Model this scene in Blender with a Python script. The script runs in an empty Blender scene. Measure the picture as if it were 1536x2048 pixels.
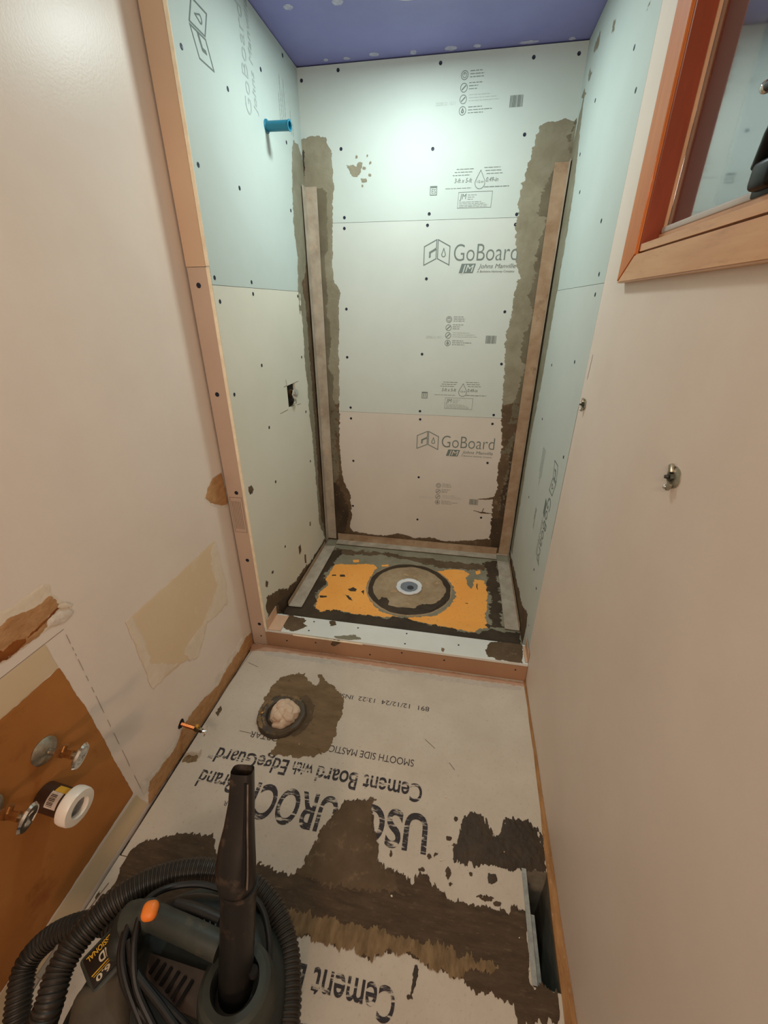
import bpy, bmesh, math, random
import numpy as np
from mathutils import Vector, Matrix

# ------------------------------------------------------------------ setup
SC = bpy.context.scene
COL = SC.collection
SC.view_settings.view_transform = 'Standard'
SC.view_settings.look = 'None'
SC.view_settings.gamma = 1.0
SC.view_settings.exposure = 0.26
SC.view_settings.use_curve_mapping = False

def s2l(v):
    v = v / 255.0
    return v / 12.92 if v <= 0.04045 else ((v + 0.055) / 1.055) ** 2.4
def C(r, g, b):
    return (s2l(r), s2l(g), s2l(b), 1.0)

cam = bpy.data.cameras.new('camera')
cam.sensor_fit = 'HORIZONTAL'; cam.sensor_width = 36.0
cam.lens = 36.0 * 836.6 / 1536.0
cam.clip_start = 0.02
camo = bpy.data.objects.new('camera', cam); COL.objects.link(camo)
YAW, PITCH, ROLL = 0.1803, 0.46, 0.0014
fwd0 = Vector((-math.sin(YAW), math.cos(YAW), 0)); r0 = Vector((math.cos(YAW), math.sin(YAW), 0)); u0 = Vector((0, 0, 1))
fw = math.cos(PITCH) * fwd0 - math.sin(PITCH) * u0
up = math.cos(PITCH) * u0 + math.sin(PITCH) * fwd0
rt = math.cos(ROLL) * r0 + math.sin(ROLL) * up
up = math.cos(ROLL) * up - math.sin(ROLL) * r0
m = Matrix((rt, up, -fw)).transposed().to_4x4(); m.translation = (0, 0, 1.5)
camo.matrix_world = m
SC.camera = camo

world = bpy.data.worlds.new('world'); SC.world = world
world.use_nodes = True
world.node_tree.nodes['Background'].inputs[0].default_value = (0.010, 0.014, 0.02, 1)
world.node_tree.nodes['Background'].inputs[1].default_value = 1.0

# cool white wafer lamp in the shower ceiling
LA = (-0.275, 1.905)
la = bpy.data.lights.new('shower_lamp_light', 'AREA'); la.shape = 'DISK'; la.size = 0.17
la.energy = 8.8; la.color = (0.86, 1.0, 0.96)
lao = bpy.data.objects.new('shower_lamp_light', la); COL.objects.link(lao)
lao.location = (LA[0], LA[1], 2.412)
# warm lamp shining in through the doorway behind the camera
lb = bpy.data.lights.new('hall_lamp_light', 'SPOT'); lb.energy = 66.0; lb.color = (1.0, 0.60, 0.38)
lb.spot_size = math.radians(45); lb.spot_blend = 0.08; lb.shadow_soft_size = 0.14
lbo = bpy.data.objects.new('hall_lamp_light', lb); COL.objects.link(lbo)
lbo.location = (0.12, -2.2, 1.25)
lbo.rotation_euler = (Vector((-0.36, 1.42, 0.66)) - Vector(lbo.location)).to_track_quat('-Z', 'Y').to_euler()

# broad warm fill light, added behind the camera to brighten the walls
lc = bpy.data.lights.new('fill_light', 'AREA'); lc.shape = 'RECTANGLE'; lc.size = 0.6; lc.size_y = 0.2
lc.energy = 9.8; lc.color = (1.0, 0.84, 0.69); lc.spread = math.radians(130)
lco = bpy.data.objects.new('fill_light', lc); COL.objects.link(lco)
lco.location = (-0.16, -1.2, 2.2)
lco.rotation_euler = Vector((0, 1, -0.12)).to_track_quat('-Z', 'Z').to_euler()

# ------------------------------------------------------------------ room sizes (metres)
XL, XR, XN = -0.919, 0.38, -0.8307      # left wall, right wall, shower left face
YS, YB = 1.427, 2.4015                  # front of the stub wall and curb, back of the shower
ZC, ZP, ZK = 2.436, 0.048, 0.0966       # ceiling, shower pan, curb top

# ------------------------------------------------------------------ materials
MATS = {}
def mat(name, col, rough=0.6, col2=None, nscale=8.0, ncontrast=(0.35, 0.65), stretch=(1, 1, 1), bump=0.0, bscale=120.0,
        metal=0.0, spec=0.5, detail=6.0, coat=0.0, col3=None, n3=40.0):
    if name in MATS: return MATS[name]
    mt = bpy.data.materials.new(name); mt.use_nodes = True
    nt = mt.node_tree; N = nt.nodes; Lk = nt.links
    b = N['Principled BSDF']
    b.inputs['Roughness'].default_value = rough
    b.inputs['Metallic'].default_value = metal
    b.inputs['Specular IOR Level'].default_value = spec
    b.inputs['Coat Weight'].default_value = coat
    b.inputs['Coat Roughness'].default_value = 0.12
    b.inputs['Base Color'].default_value = col
    tc = N.new('ShaderNodeTexCoord'); mp = N.new('ShaderNodeMapping')
    Lk.new(tc.outputs['Object'], mp.inputs[0]); mp.inputs['Scale'].default_value = stretch
    last = None
    if col2:
        nz = N.new('ShaderNodeTexNoise'); nz.inputs['Scale'].default_value = nscale; nz.inputs['Detail'].default_value = detail
        nz.inputs['Roughness'].default_value = 0.62
        Lk.new(mp.outputs[0], nz.inputs['Vector'])
        rp = N.new('ShaderNodeMapRange'); rp.inputs[1].default_value = ncontrast[0]; rp.inputs[2].default_value = ncontrast[1]
        Lk.new(nz.outputs[0], rp.inputs[0])
        mx = N.new('ShaderNodeMix'); mx.data_type = 'RGBA'
        mx.inputs[6].default_value = col; mx.inputs[7].default_value = col2
        Lk.new(rp.outputs[0], mx.inputs[0]); last = mx.outputs[2]
        if col3:
            nz3 = N.new('ShaderNodeTexNoise'); nz3.inputs['Scale'].default_value = n3; nz3.inputs['Detail'].default_value = 8
            nz3.inputs['Roughness'].default_value = 0.7
            Lk.new(mp.outputs[0], nz3.inputs['Vector'])
            rp3 = N.new('ShaderNodeMapRange'); rp3.inputs[1].default_value = 0.56; rp3.inputs[2].default_value = 0.70
            Lk.new(nz3.outputs[0], rp3.inputs[0])
            mx3 = N.new('ShaderNodeMix'); mx3.data_type = 'RGBA'
            Lk.new(last, mx3.inputs[6]); mx3.inputs[7].default_value = col3
            Lk.new(rp3.outputs[0], mx3.inputs[0]); last = mx3.outputs[2]
        Lk.new(last, b.inputs['Base Color'])
    if bump > 0:
        nb = N.new('ShaderNodeTexNoise'); nb.inputs['Scale'].default_value = bscale; nb.inputs['Detail'].default_value = 4
        Lk.new(mp.outputs[0], nb.inputs['Vector'])
        bp_ = N.new('ShaderNodeBump'); bp_.inputs['Strength'].default_value = bump; bp_.inputs['Distance'].default_value = 0.002
        Lk.new(nb.outputs[0], bp_.inputs['Height']); Lk.new(bp_.outputs[0], b.inputs['Normal'])
    MATS[name] = mt
    return mt

M_paint = mat('wall_paint', C(234, 222, 211), 0.36, C(229, 216, 204), 3.0, bump=0.10, bscale=160, spec=0.42)
M_paint_r = mat('wall_paint_right', C(230, 216, 204), 0.5, C(224, 209, 196), 3.0, bump=0.10, bscale=150, spec=0.35)
M_ceil = mat('purple_drywall', C(142, 142, 204), 0.42, C(134, 133, 196), 4.0, spec=0.4, bump=0.05)
M_ceil2 = mat('white_ceiling', C(225, 220, 212), 0.7)
M_bu = mat('board_upper', C(191, 203, 198), 0.62, C(185, 197, 192), 2.0, bump=0.06, bscale=220, spec=0.3)
M_bm = mat('board_middle', C(197, 204, 199), 0.62, C(190, 198, 193), 2.0, bump=0.06, bscale=220, spec=0.3)
M_bl = mat('board_lower', C(206, 200, 191), 0.62, C(198, 192, 183), 2.0, bump=0.06, bscale=220, spec=0.3)
M_bside = mat('board_side', C(220, 217, 202), 0.62, C(213, 211, 196), 2.0, bump=0.06, bscale=220, spec=0.3)
M_bfront = mat('board_front_warm_shade', C(188, 168, 152), 0.65, C(182, 161, 145), 2.5, bump=0.05, bscale=220, spec=0.3)  # same backer board, warm shade of the stub face put into its colour
M_bfront2 = mat('board_front_upper_warm_shade', C(200, 174, 149), 0.65, C(195, 168, 143), 2.5, bump=0.05, bscale=220, spec=0.3)  # upper stub panel, more orange; its colour holds the warm shade too
M_foam = mat('board_cut_edge', C(240, 232, 208), 0.7, C(228, 216, 190), 30)
M_core = mat('dark_framing', C(40, 30, 28), 0.8)
M_cement = mat('cement_board', C(206, 196, 182), 0.85, C(196, 185, 170), 5.0, bump=0.22, bscale=320, spec=0.2, col3=C(184, 172, 156), n3=90)
M_sub = mat('subfloor', C(52, 42, 34), 0.9)
M_mort = mat('mortar_drying', C(142, 138, 120), 0.8, C(126, 120, 101), 9.0, bump=0.3, bscale=140, spec=0.25)
M_mortm = mat('mortar_damp', C(104, 86, 66), 0.8, C(84, 68, 50), 8.0, bump=0.35, bscale=140, spec=0.25, col3=C(124, 104, 82), n3=26)
M_dgrey = mat('mortar_damp_grey', C(116, 110, 92), 0.8, C(98, 91, 74), 8.0, bump=0.3, bscale=140, spec=0.25)
M_wet = mat('mortar_wet', C(72, 58, 43), 0.6, C(54, 43, 32), 9.0, bump=0.4, bscale=120, spec=0.35)
M_band = mat('mortar_band', C(88, 71, 54), 0.75, C(70, 56, 41), 6.0, stretch=(2, 9, 1), bump=0.35, bscale=90, spec=0.3, col3=C(108, 90, 68), n3=14)
M_thin = mat('mortar_thin_coat', C(142, 119, 88), 0.85, C(108, 88, 64), 16.0, stretch=(3, 1, 1), bump=0.3, bscale=150, spec=0.2)
M_orange = mat('orange_membrane', C(254, 180, 90), 0.55, C(250, 170, 80), 5.0, bump=0.12, bscale=260, spec=0.3, col3=C(222, 150, 84), n3=60)
M_strip = mat('dusty_strip', C(182, 173, 158), 0.7, C(154, 143, 127), 10.0, bump=0.25, bscale=90, spec=0.3, col3=C(190, 168, 147), n3=14)
M_strip2 = mat('dusty_strip_tan', C(176, 156, 132), 0.7, C(150, 124, 98), 9.0, bump=0.25, bscale=90, spec=0.3, col3=C(136, 114, 90), n3=16)
M_dish = mat('drain_dish', C(176, 156, 128), 0.8, C(150, 128, 100), 11.0, bump=0.3, bscale=120, spec=0.2, col3=C(196, 162, 124), n3=20)
M_pvc = mat('grey_white_pvc', C(222, 226, 230), 0.4)
M_pvcd = mat('grey_pvc_inside', C(120, 128, 140), 0.45)
M_screw = mat('screw_head', C(24, 30, 50), 0.5, metal=0.3)
M_ink = mat('grey_print', C(104, 116, 112), 0.7)
M_inkf = mat('faint_print', C(168, 178, 174), 0.7)
M_inkb = mat('brown_print', C(120, 98, 84), 0.7)
M_black = mat('black_hole', C(10, 8, 8), 0.9)
M_copper = mat('copper', C(205, 125, 75), 0.28, metal=1.0)
M_brass = mat('brass', C(196, 152, 96), 0.38, C(150, 108, 66), 30, metal=0.9)
M_chrome = mat('chrome', C(225, 225, 222), 0.14, metal=1.0)
M_zinc = mat('zinc', C(190, 186, 172), 0.36, C(150, 146, 132), 60, metal=0.9)
M_galv = mat('galvanised_steel', C(168, 170, 164), 0.5, C(138, 140, 134), 40, metal=0.4)
M_duct = mat('duct_inside', C(150, 148, 136), 0.6, C(118, 116, 106), 20, metal=0.15)
M_teal = mat('teal_plastic', C(16, 112, 140), 0.35, spec=0.5)
M_abs = mat('black_abs', C(62, 42, 30), 0.45)
M_white = mat('white_plastic', C(240, 236, 226), 0.3)
M_sticker = mat('sticker_paper', C(214, 205, 196), 0.5)
M_yellow = mat('yellow_print', C(216, 168, 50), 0.6)
M_brown = mat('brown_drywall_paper', C(180, 122, 66), 0.75, C(160, 104, 52), 2.2, bump=0.06, bscale=200, spec=0.2, col3=C(140, 82, 42), n3=5)
M_tanpap = mat('tan_drywall_paper', C(218, 198, 166), 0.75, C(212, 190, 156), 3.0, spec=0.25)
M_patch = mat('unpainted_patch', C(226, 206, 174), 0.7, C(222, 198, 164), 3.0, spec=0.25, col3=C(228, 212, 184), n3=6)
M_pale = mat('pale_plaster', C(232, 218, 198), 0.8, C(222, 206, 184), 18, bump=0.25, bscale=120)
M_plaster = mat('white_plaster', C(236, 226, 214), 0.8, C(214, 200, 184), 30, bump=0.3, bscale=150)
M_torn = mat('torn_brown_paper', C(194, 150, 106), 0.85, C(176, 130, 86), 14, stretch=(1, 2, 4), bump=0.5, bscale=90, spec=0.2, col3=C(164, 116, 72), n3=22)
M_tornd = mat('torn_paper_deep', C(150, 88, 40), 0.85, C(120, 66, 28), 20, bump=0.5, bscale=90, spec=0.2)
M_wood = mat('raw_wood', C(176, 130, 80), 0.8, C(140, 96, 54), 20, stretch=(4, 0.7, 4), bump=0.4, bscale=80, col3=C(196, 156, 108), n3=40)
M_casing = mat('varnished_casing', C(204, 122, 58), 0.5, C(188, 106, 46), 5, stretch=(1, 6, 0.6), spec=0.25, coat=0.15)
M_casingb = mat('varnished_sill_casing', C(214, 160, 108), 0.4, C(202, 144, 92), 7, stretch=(1, 0.8, 6), spec=0.45, coat=0.25, col3=C(190, 134, 84), n3=14)
M_jamb = mat('dark_red_jamb', C(140, 62, 32), 0.5, C(124, 52, 26), 5, stretch=(3, 3, 0.5), coat=0.0, spec=0.25)
M_sash = mat('sash_wood', C(206, 160, 124), 0.5, C(192, 144, 108), 9)
M_vinyl = mat('sash_vinyl', C(190, 180, 172), 0.5)
M_vac = mat('vac_plastic', C(42, 48, 46), 0.45, C(34, 39, 37), 8, bump=0.05, bscale=200, spec=0.45)
M_vacd = mat('vac_dusty_plastic', C(62, 68, 63), 0.5, C(46, 51, 48), 10, bump=0.06, bscale=200, spec=0.4, col3=C(92, 86, 72), n3=12)
M_hose = mat('hose_plastic', C(44, 42, 38), 0.45, C(54, 50, 44), 20, spec=0.4)
M_cord = mat('cord_rubber', C(20, 20, 20), 0.45)
M_tool = mat('crevice_plastic', C(28, 28, 28), 0.38, C(36, 34, 32), 14, spec=0.45, col3=C(82, 68, 56), n3=20)
M_switch = mat('orange_switch', C(245, 135, 50), 0.45)
M_vlabel = mat('vac_label', C(26, 22, 20), 0.4)
M_labt = mat('label_white_print', C(206, 196, 170), 0.5)
M_rag = mat('pale_rag', C(226, 202, 178), 0.9, C(206, 178, 152), 16, bump=0.25, bscale=60)
M_crumb = mat('plaster_crumb', C(240, 228, 200), 0.6)
M_spack = mat('spackle', C(206, 206, 226), 0.8, C(180, 178, 210), 40)
M_lens = mat('latch_black', C(10, 9, 9), 0.4, spec=0.25)

def ink_dashed():
    mt = bpy.data.materials.new('roller_ink'); mt.use_nodes = True
    nt = mt.node_tree; N = nt.nodes; Lk = nt.links; b = N['Principled BSDF']
    b.inputs['Roughness'].default_value = 0.8
    tc = N.new('ShaderNodeTexCoord'); mp = N.new('ShaderNodeMapping'); Lk.new(tc.outputs['Object'], mp.inputs[0])
    mp.inputs['Scale'].default_value = (14, 75, 1)
    nz = N.new('ShaderNodeTexNoise'); nz.inputs['Scale'].default_value = 1.0; nz.inputs['Detail'].default_value = 5; nz.inputs['Roughness'].default_value = 0.7
    Lk.new(mp.outputs[0], nz.inputs[0])
    rp = N.new('ShaderNodeMapRange'); rp.inputs[1].default_value = 0.53; rp.inputs[2].default_value = 0.60
    Lk.new(nz.outputs[0], rp.inputs[0])
    mx = N.new('ShaderNodeMix'); mx.data_type = 'RGBA'
    mx.inputs[6].default_value = C(52, 47, 50); mx.inputs[7].default_value = C(200, 189, 174)
    Lk.new(rp.outputs[0], mx.inputs[0]); Lk.new(mx.outputs[2], b.inputs[0])
    return mt
M_roll = ink_dashed()
M_inkk = mat('black_print', C(58, 52, 52), 0.8, C(110, 100, 92), 60, ncontrast=(0.5, 0.7))

def glass_mat():
    mt = bpy.data.materials.new('window_glass'); mt.use_nodes = True
    b = mt.node_tree.nodes['Principled BSDF']
    b.inputs['Transmission Weight'].default_value = 1.0
    b.inputs['Roughness'].default_value = 0.04
    b.inputs['IOR'].default_value = 1.9
    b.inputs['Base Color'].default_value = (0.95, 0.97, 0.97, 1)
    return mt
M_glass = glass_mat()
def emit_mat():
    mt = bpy.data.materials.new('lamp_diffuser'); mt.use_nodes = True
    b = mt.node_tree.nodes['Principled BSDF']
    b.inputs['Emission Color'].default_value = (0.9, 1, 0.97, 1); b.inputs['Emission Strength'].default_value = 6.0
    return mt
M_emit = emit_mat()

# ------------------------------------------------------------------ helpers
def link(name, me, parent=None, mt=None):
    o = bpy.data.objects.new(name, me); COL.objects.link(o)
    if mt is not None and me is not None: me.materials.append(mt)
    if parent is not None: o.parent = parent
    return o
def wloc(o):
    v = Vector((0, 0, 0))
    while o is not None: v += o.location; o = o.parent
    return v
def obj(name, bm, mt, parent=None, smooth=True, angle=35):
    if parent is not None: bmesh.ops.translate(bm, verts=bm.verts, vec=-wloc(parent))
    me = bpy.data.meshes.new(name)
    bm.normal_update()
    if smooth:
        for f in bm.faces: f.smooth = True
        for e in bm.edges:
            if len(e.link_faces) == 2 and e.calc_face_angle(0) > math.radians(angle): e.smooth = False
    bm.to_mesh(me); bm.free()
    return link(name, me, parent, mt)
def thing(name, label, cat, loc, group=None):
    o = bpy.data.objects.new(name, None); COL.objects.link(o); o.location = loc; o.empty_display_size = 0.05
    return tag(o, label, cat, group)
def tag(o, label, cat, group=None):
    o['label'] = label; o['category'] = cat
    if group: o['group'] = group
    return o
def struct(o):
    o['kind'] = 'structure'; return o
def NB(): return bmesh.new()
def box(bm, x0, x1, y0, y1, z0, z1):
    v = [bm.verts.new(p) for p in ((x0,y0,z0),(x1,y0,z0),(x1,y1,z0),(x0,y1,z0),(x0,y0,z1),(x1,y0,z1),(x1,y1,z1),(x0,y1,z1))]
    for f in ((0,3,2,1),(4,5,6,7),(0,1,5,4),(1,2,6,5),(2,3,7,6),(3,0,4,7)): bm.faces.new([v[i] for i in f])
    return bm
def rbox(bm, c, s, r=0.004, seg=3, rot=None):
    t = bmesh.new(); bmesh.ops.create_cube(t, size=1.0)
    bmesh.ops.scale(t, verts=t.verts, vec=s)
    bmesh.ops.bevel(t, geom=list(t.edges), offset=r, segments=seg, affect='EDGES', profile=0.5)
    M = Matrix.Translation(c) @ (rot.to_4x4() if rot is not None else Matrix.Identity(4))
    bmesh.ops.transform(t, matrix=M, verts=t.verts)
    add(bm, t); return bm
def add(bm, t):
    mp = {v: bm.verts.new(v.co) for v in t.verts}
    for f in t.faces:
        try: bm.faces.new([mp[v] for v in f.verts])
        except ValueError: pass
    t.free()
def frame(d):
    d = Vector(d).normalized()
    a = d.cross(Vector((0, 0, 1)) if abs(d.z) < 0.9 else Vector((0, 1, 0))).normalized()
    return d, a, a.cross(d)
def rings(bm, rs, cap0=True, cap1=True, closed=True):
    vs = [[bm.verts.new(p) for p in r] for r in rs]
    n = len(rs[0])
    for i in range(len(vs) - 1):
        for j in range(n if closed else n - 1):
            k = (j + 1) % n
            bm.faces.new((vs[i][j], vs[i][k], vs[i+1][k], vs[i+1][j]))
    if cap0: bm.faces.new(vs[0][::-1])
    if cap1: bm.faces.new(vs[-1])
    return bm
def smoothpath(pts, sub=8):
    P = [Vector(p) for p in pts]; out = []
    for i in range(len(P) - 1):
        a = P[max(i-1,0)]; b = P[i]; c = P[i+1]; d = P[min(i+2,len(P)-1)]
        for k in range(sub):
            t = k / sub
            out.append(0.5*((2*b)+(c-a)*t+(2*a-5*b+4*c-d)*t*t+(3*b-a-3*c+d)*t**3))
    out.append(P[-1]); return out
def tube(bm, pts, r, n=12, cap=True):
    P = [Vector(p) for p in pts]; rs = []
    d, a, b = frame(P[1] - P[0])
    for i, p in enumerate(P):
        d = (P[min(i+1, len(P)-1)] - P[max(i-1, 0)]).normalized()
        a = (a - d * a.dot(d)).normalized(); b = d.cross(a)
        rr = r[i] if isinstance(r, (list, tuple)) else r
        rs.append([p + rr * (math.cos(t) * a + math.sin(t) * b) for t in [2*math.pi*k/n for k in range(n)]])
    return rings(bm, rs, cap, cap)
def lathe(bm, o, axis, prof, n=32, cap=True, jag=None):
    """prof: list of (distance along axis, radius)"""
    d, a, b = frame(axis); o = Vector(o); rs = []
    for h, r in prof:
        rs.append([o + d*h + max(r, 1e-5)*(math.cos(t)*a+math.sin(t)*b)*(jag(t) if jag else 1) for t in [2*math.pi*k/n for k in range(n)]])
    return rings(bm, rs, cap, cap)

# planes: (u, v, height off the surface) -> world
def plane(kind):
    if kind == 'F': return (lambda u, v, h=0: Vector((u, v, h))), False
    if kind == 'P': return (lambda u, v, h=0: Vector((u, v, ZP + h))), False
    if kind == 'C': return (lambda u, v, h=0: Vector((u, v, ZK + h))), False
    if kind == 'T': return (lambda u, v, h=0: Vector((u, v, ZC - h))), True
    if kind == 'B': return (lambda u, v, h=0: Vector((u, YB - h, v))), False
    if kind == 'S': return (lambda u, v, h=0: Vector((u, YS - h, v))), False
    if kind == 'L': return (lambda u, v, h=0: Vector((XL + h, u, v))), False
    if kind == 'N': return (lambda u, v, h=0: Vector((XN + h, u, v))), False
    if kind == 'R': return (lambda u, v, h=0: Vector((XR - h, u, v))), True

_rng = np.random.RandomState(7)
_perm = _rng.rand(256, 256)
def vnoise(x, y):
    xi = np.floor(x).astype(int); yi = np.floor(y).astype(int)
    fx = x - xi; fy = y - yi
    fx = fx*fx*(3-2*fx); fy = fy*fy*(3-2*fy)
    g = lambda a, b: _perm[a & 255, b & 255]
    return (g(xi,yi)*(1-fx)+g(xi+1,yi)*fx)*(1-fy)+(g(xi,yi+1)*(1-fx)+g(xi+1,yi+1)*fx)*fy
def fbm(x, y, o=4):
    s = 0; a = 0.5; t = 0
    for i in range(o):
        s = s + a*vnoise(x*2**i+17.3*i, y*2**i+5.1*i); t += a; a *= 0.58
    return s/t*2-1
def sdf(poly, X, Y):
    P = np.array(poly, float); d = np.full(X.shape, 1e9); ins = np.zeros(X.shape, bool)
    for i in range(len(P)):
        a = P[i]; b = P[(i+1) % len(P)]
        e = b - a; wx = X-a[0]; wy = Y-a[1]
        t = np.clip((wx*e[0]+wy*e[1])/max(e@e, 1e-12), 0, 1)
        d = np.minimum(d, (wx-e[0]*t)**2+(wy-e[1]*t)**2)
        c = ((a[1] > Y) != (b[1] > Y)) & (X < (b[0]-a[0])*(Y-a[1])/((b[1]-a[1]) if abs(b[1]-a[1]) > 1e-12 else 1e-12)+a[0])
        ins ^= c
    d = np.sqrt(d); return np.where(ins, d, -d)
def smear(name, kind, polys, mt, parent, holes=(), res=0.004, amp=0.012, freq=(40, 40), seed=0, h=0.0015, h0=0.0004, clip=None):
    """ragged patch of stuff lying on a plane: the polygon's edge is broken up by noise and the patch gets a thickness"""
    A = np.array([p for q in polys for p in q])
    pad = amp*2
    lo = A.min(0)-pad; hi = A.max(0)+pad
    if clip is not None:
        lo = np.maximum(lo, clip[:2]); hi = np.minimum(hi, clip[2:])
    nx = max(2, int((hi[0]-lo[0])/res)+2); ny = max(2, int((hi[1]-lo[1])/res)+2)
    xs = np.linspace(lo[0], hi[0], nx); ys = np.linspace(lo[1], hi[1], ny)
    X, Y = np.meshgrid(xs, ys, indexing='ij')
    D = np.max([sdf(p, X, Y) for p in polys], axis=0)
    for q in holes: D = np.minimum(D, -sdf(q, X, Y))
    D = D + amp*fbm(X*freq[0]+seed*13.7, Y*freq[1]+seed*7.9, 5)*1.3
    D = D + amp*0.55*fbm(X*freq[0]*4.3+seed*3.1+40, Y*freq[1]*4.3+seed*5.7+11, 3)
    D[np.abs(D) < 1e-6] = 1e-6
    H = h0 + np.clip(D*0.15, 0, h)*(0.8+0.5*fbm(X*90+seed, Y*90, 3))
    f, flip = plane(kind)
    bm = bmesh.new(); gv = {}; ev = {}
    off = -wloc(parent) if parent is not None else Vector((0, 0, 0))
    def G(i, j):
        k = (i, j)
        if k not in gv: gv[k] = bm.verts.new(f(X[i,j], Y[i,j], H[i,j])+off)
        return gv[k]
    def E_(i, j, k, l):
        key = (i,j,k,l) if (i,j) < (k,l) else (k,l,i,j)
        if key not in ev:
            i_, j_, k_, l_ = key
            t = D[i_,j_]/(D[i_,j_]-D[k_,l_])
            ev[key] = bm.verts.new(f(X[i_,j_]+(X[k_,l_]-X[i_,j_])*t, Y[i_,j_]+(Y[k_,l_]-Y[i_,j_])*t, h0)+off)
        return ev[key]
    ins = D > 0
    for i in range(nx-1):
        for j in range(ny-1):
            c = ((i,j),(i+1,j),(i+1,j+1),(i,j+1))
            s = [ins[p] for p in c]
            if not any(s): continue
            vs = []
            for q in range(4):
                p, r_ = c[q], c[(q+1) % 4]
                if s[q]: vs.append(G(*p))
                if s[q] != s[(q+1) % 4]: vs.append(E_(*p, *r_))
            if len(vs) >= 3:
                if flip: vs = vs[::-1]
                try: bm.faces.new(vs)
                except ValueError: pass
    me = bpy.data.meshes.new(name)
    for fc in bm.faces: fc.smooth = True
    bm.to_mesh(me); bm.free()
    return link(name, me, parent, mt)

# flat printing: collects polygons in local (a, b) and lays them on a plane
_dummy = {}
def text_poly(s, shear=0.0, offset=0.0):
    cu = bpy.data.curves.new('txt', 'FONT'); cu.body = s; cu.shear = shear; cu.offset = offset; cu.resolution_u = 6; cu.fill_mode = 'FRONT'
    ob = bpy.data.objects.new('txt', cu); COL.objects.link(ob)
    dg = bpy.context.evaluated_depsgraph_get(); dg.update()
    me = bpy.data.meshes.new_from_object(ob.evaluated_get(dg))
    V = [(v.co.x, v.co.y) for v in me.vertices]; F = [tuple(p.vertices) for p in me.polygons]
    bpy.data.objects.remove(ob); bpy.data.curves.remove(cu); bpy.data.meshes.remove(me)
    return V, F
CAPH = None
class Print:
    def __init__(s): s.V = []; s.F = []
    def poly(s, pts):
        n = len(s.V); s.V += list(pts); s.F.append(tuple(range(n, n+len(pts))))
    def rect(s, x0, x1, y0, y1): s.poly([(x0,y0),(x1,y0),(x1,y1),(x0,y1)])
    def line(s, pts, w, closed=False):
        n = len(pts); P = [Vector(p) for p in pts]
        for i in range(n if closed else n-1):
            a, b = P[i], P[(i+1) % n]; d = (b-a)
            if d.length < 1e-9: continue
            d.normalize(); q = Vector((-d.y, d.x))*w/2; e = d*w*0.45
            s.poly([tuple(a-e-q), tuple(b+e-q), tuple(b+e+q), tuple(a-e+q)])
    def ring(s, x, y, r, w, n=20):
        s.line([(x+r*math.cos(2*math.pi*k/n), y+r*math.sin(2*math.pi*k/n)) for k in range(n)], w, True)
    def drop(s, x, y, r, h, w):
        pts = [(x, y+h)]
        for k in range(13):
            t = math.radians(35-(250*k/12)); pts.append((x+r*math.cos(t), y+r*math.sin(t)))
        s.line(pts, w, True)
    def text(s, t, x0, x1, y, cap, shear=0.0, off=0.0):
        global CAPH
        if CAPH is None:
            V, _ = text_poly('H'); CAPH = max(v[1] for v in V)
        V, F = text_poly(t, shear, off)
        if not V: return
        lo = min(v[0] for v in V); hi = max(v[0] for v in V)
        n = len(s.V)
        s.V += [(x0+(v[0]-lo)/(hi-lo)*(x1-x0), y+v[1]/CAPH*cap) for v in V]
        s.F += [tuple(i+n for i in f) for f in F]
    def build(s, name, kind, mt, parent, o=(0,0), dx=(1,0), dy=(0,1), h=0.0007):
        f, flip = plane(kind); off = -wloc(parent) if parent is not None else Vector((0,0,0))
        lift = [0.0]*len(s.V)
        for i, fc in enumerate(s.F):
            if len(fc) <= 4:
                for q in fc: lift[q] = (i % 6)*0.00005
        V = [f(o[0]+a*dx[0]+b*dy[0], o[1]+a*dx[1]+b*dy[1], h+l)+off for (a, b), l in zip(s.V, lift)]
        me = bpy.data.meshes.new(name); me.from_pydata([tuple(v) for v in V], [], s.F); me.update()
        return link(name, me, parent, mt)

def screws(kind, pts, parent, r=0.0042, me=[None]):
    f, flip = plane(kind)
    for (u, v) in pts:
        c = f(u, v, 0); n = (f(u, v, 1) - c)
        bm = NB(); lathe(bm, c, n, [(-0.004, r*0.8), (0.0006, r), (0.0012, r*0.75), (0.0004, r*0.35)], 10)
        obj('screw', bm, M_screw, parent)

# ------------------------------------------------------------------ structure
# floor: dark subfloor with the duct opening left out, cement boards on top
DX0, DX1, DY0, DY1 = 0.290, 0.366, 0.462, 0.712
bm = NB()
for (a, b, c, d) in ((-1.04, DX0, -1.35, 2.42), (DX0, DX1, -1.35, DY0), (DX0, DX1, DY1, 2.42), (DX1, 0.5, -1.35, 2.42)):
    box(bm, a, b, c, d, -0.05, -0.0125)
floor = struct(obj('floor', bm, M_sub, smooth=False))
def board(x0, x1, y0, y1, cut):
    bm = NB(); bx = DX0
    box(bm, x0, bx, y0, y1, -0.0123, 0)
    for (c, d) in cut: box(bm, bx, x1, c, d, -0.0123, 0)
    return bm
cb1 = obj('cement_board', board(-0.906, 0.374, 0.5230, 1.4255, [(DY1, 1.4255)]), M_cement, floor, smooth=False)
cb2 = obj('cement_board', board(-0.910, 0.356, -1.30, 0.5205, [(-1.30, DY0)]), M_cement, floor, smooth=False)
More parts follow.
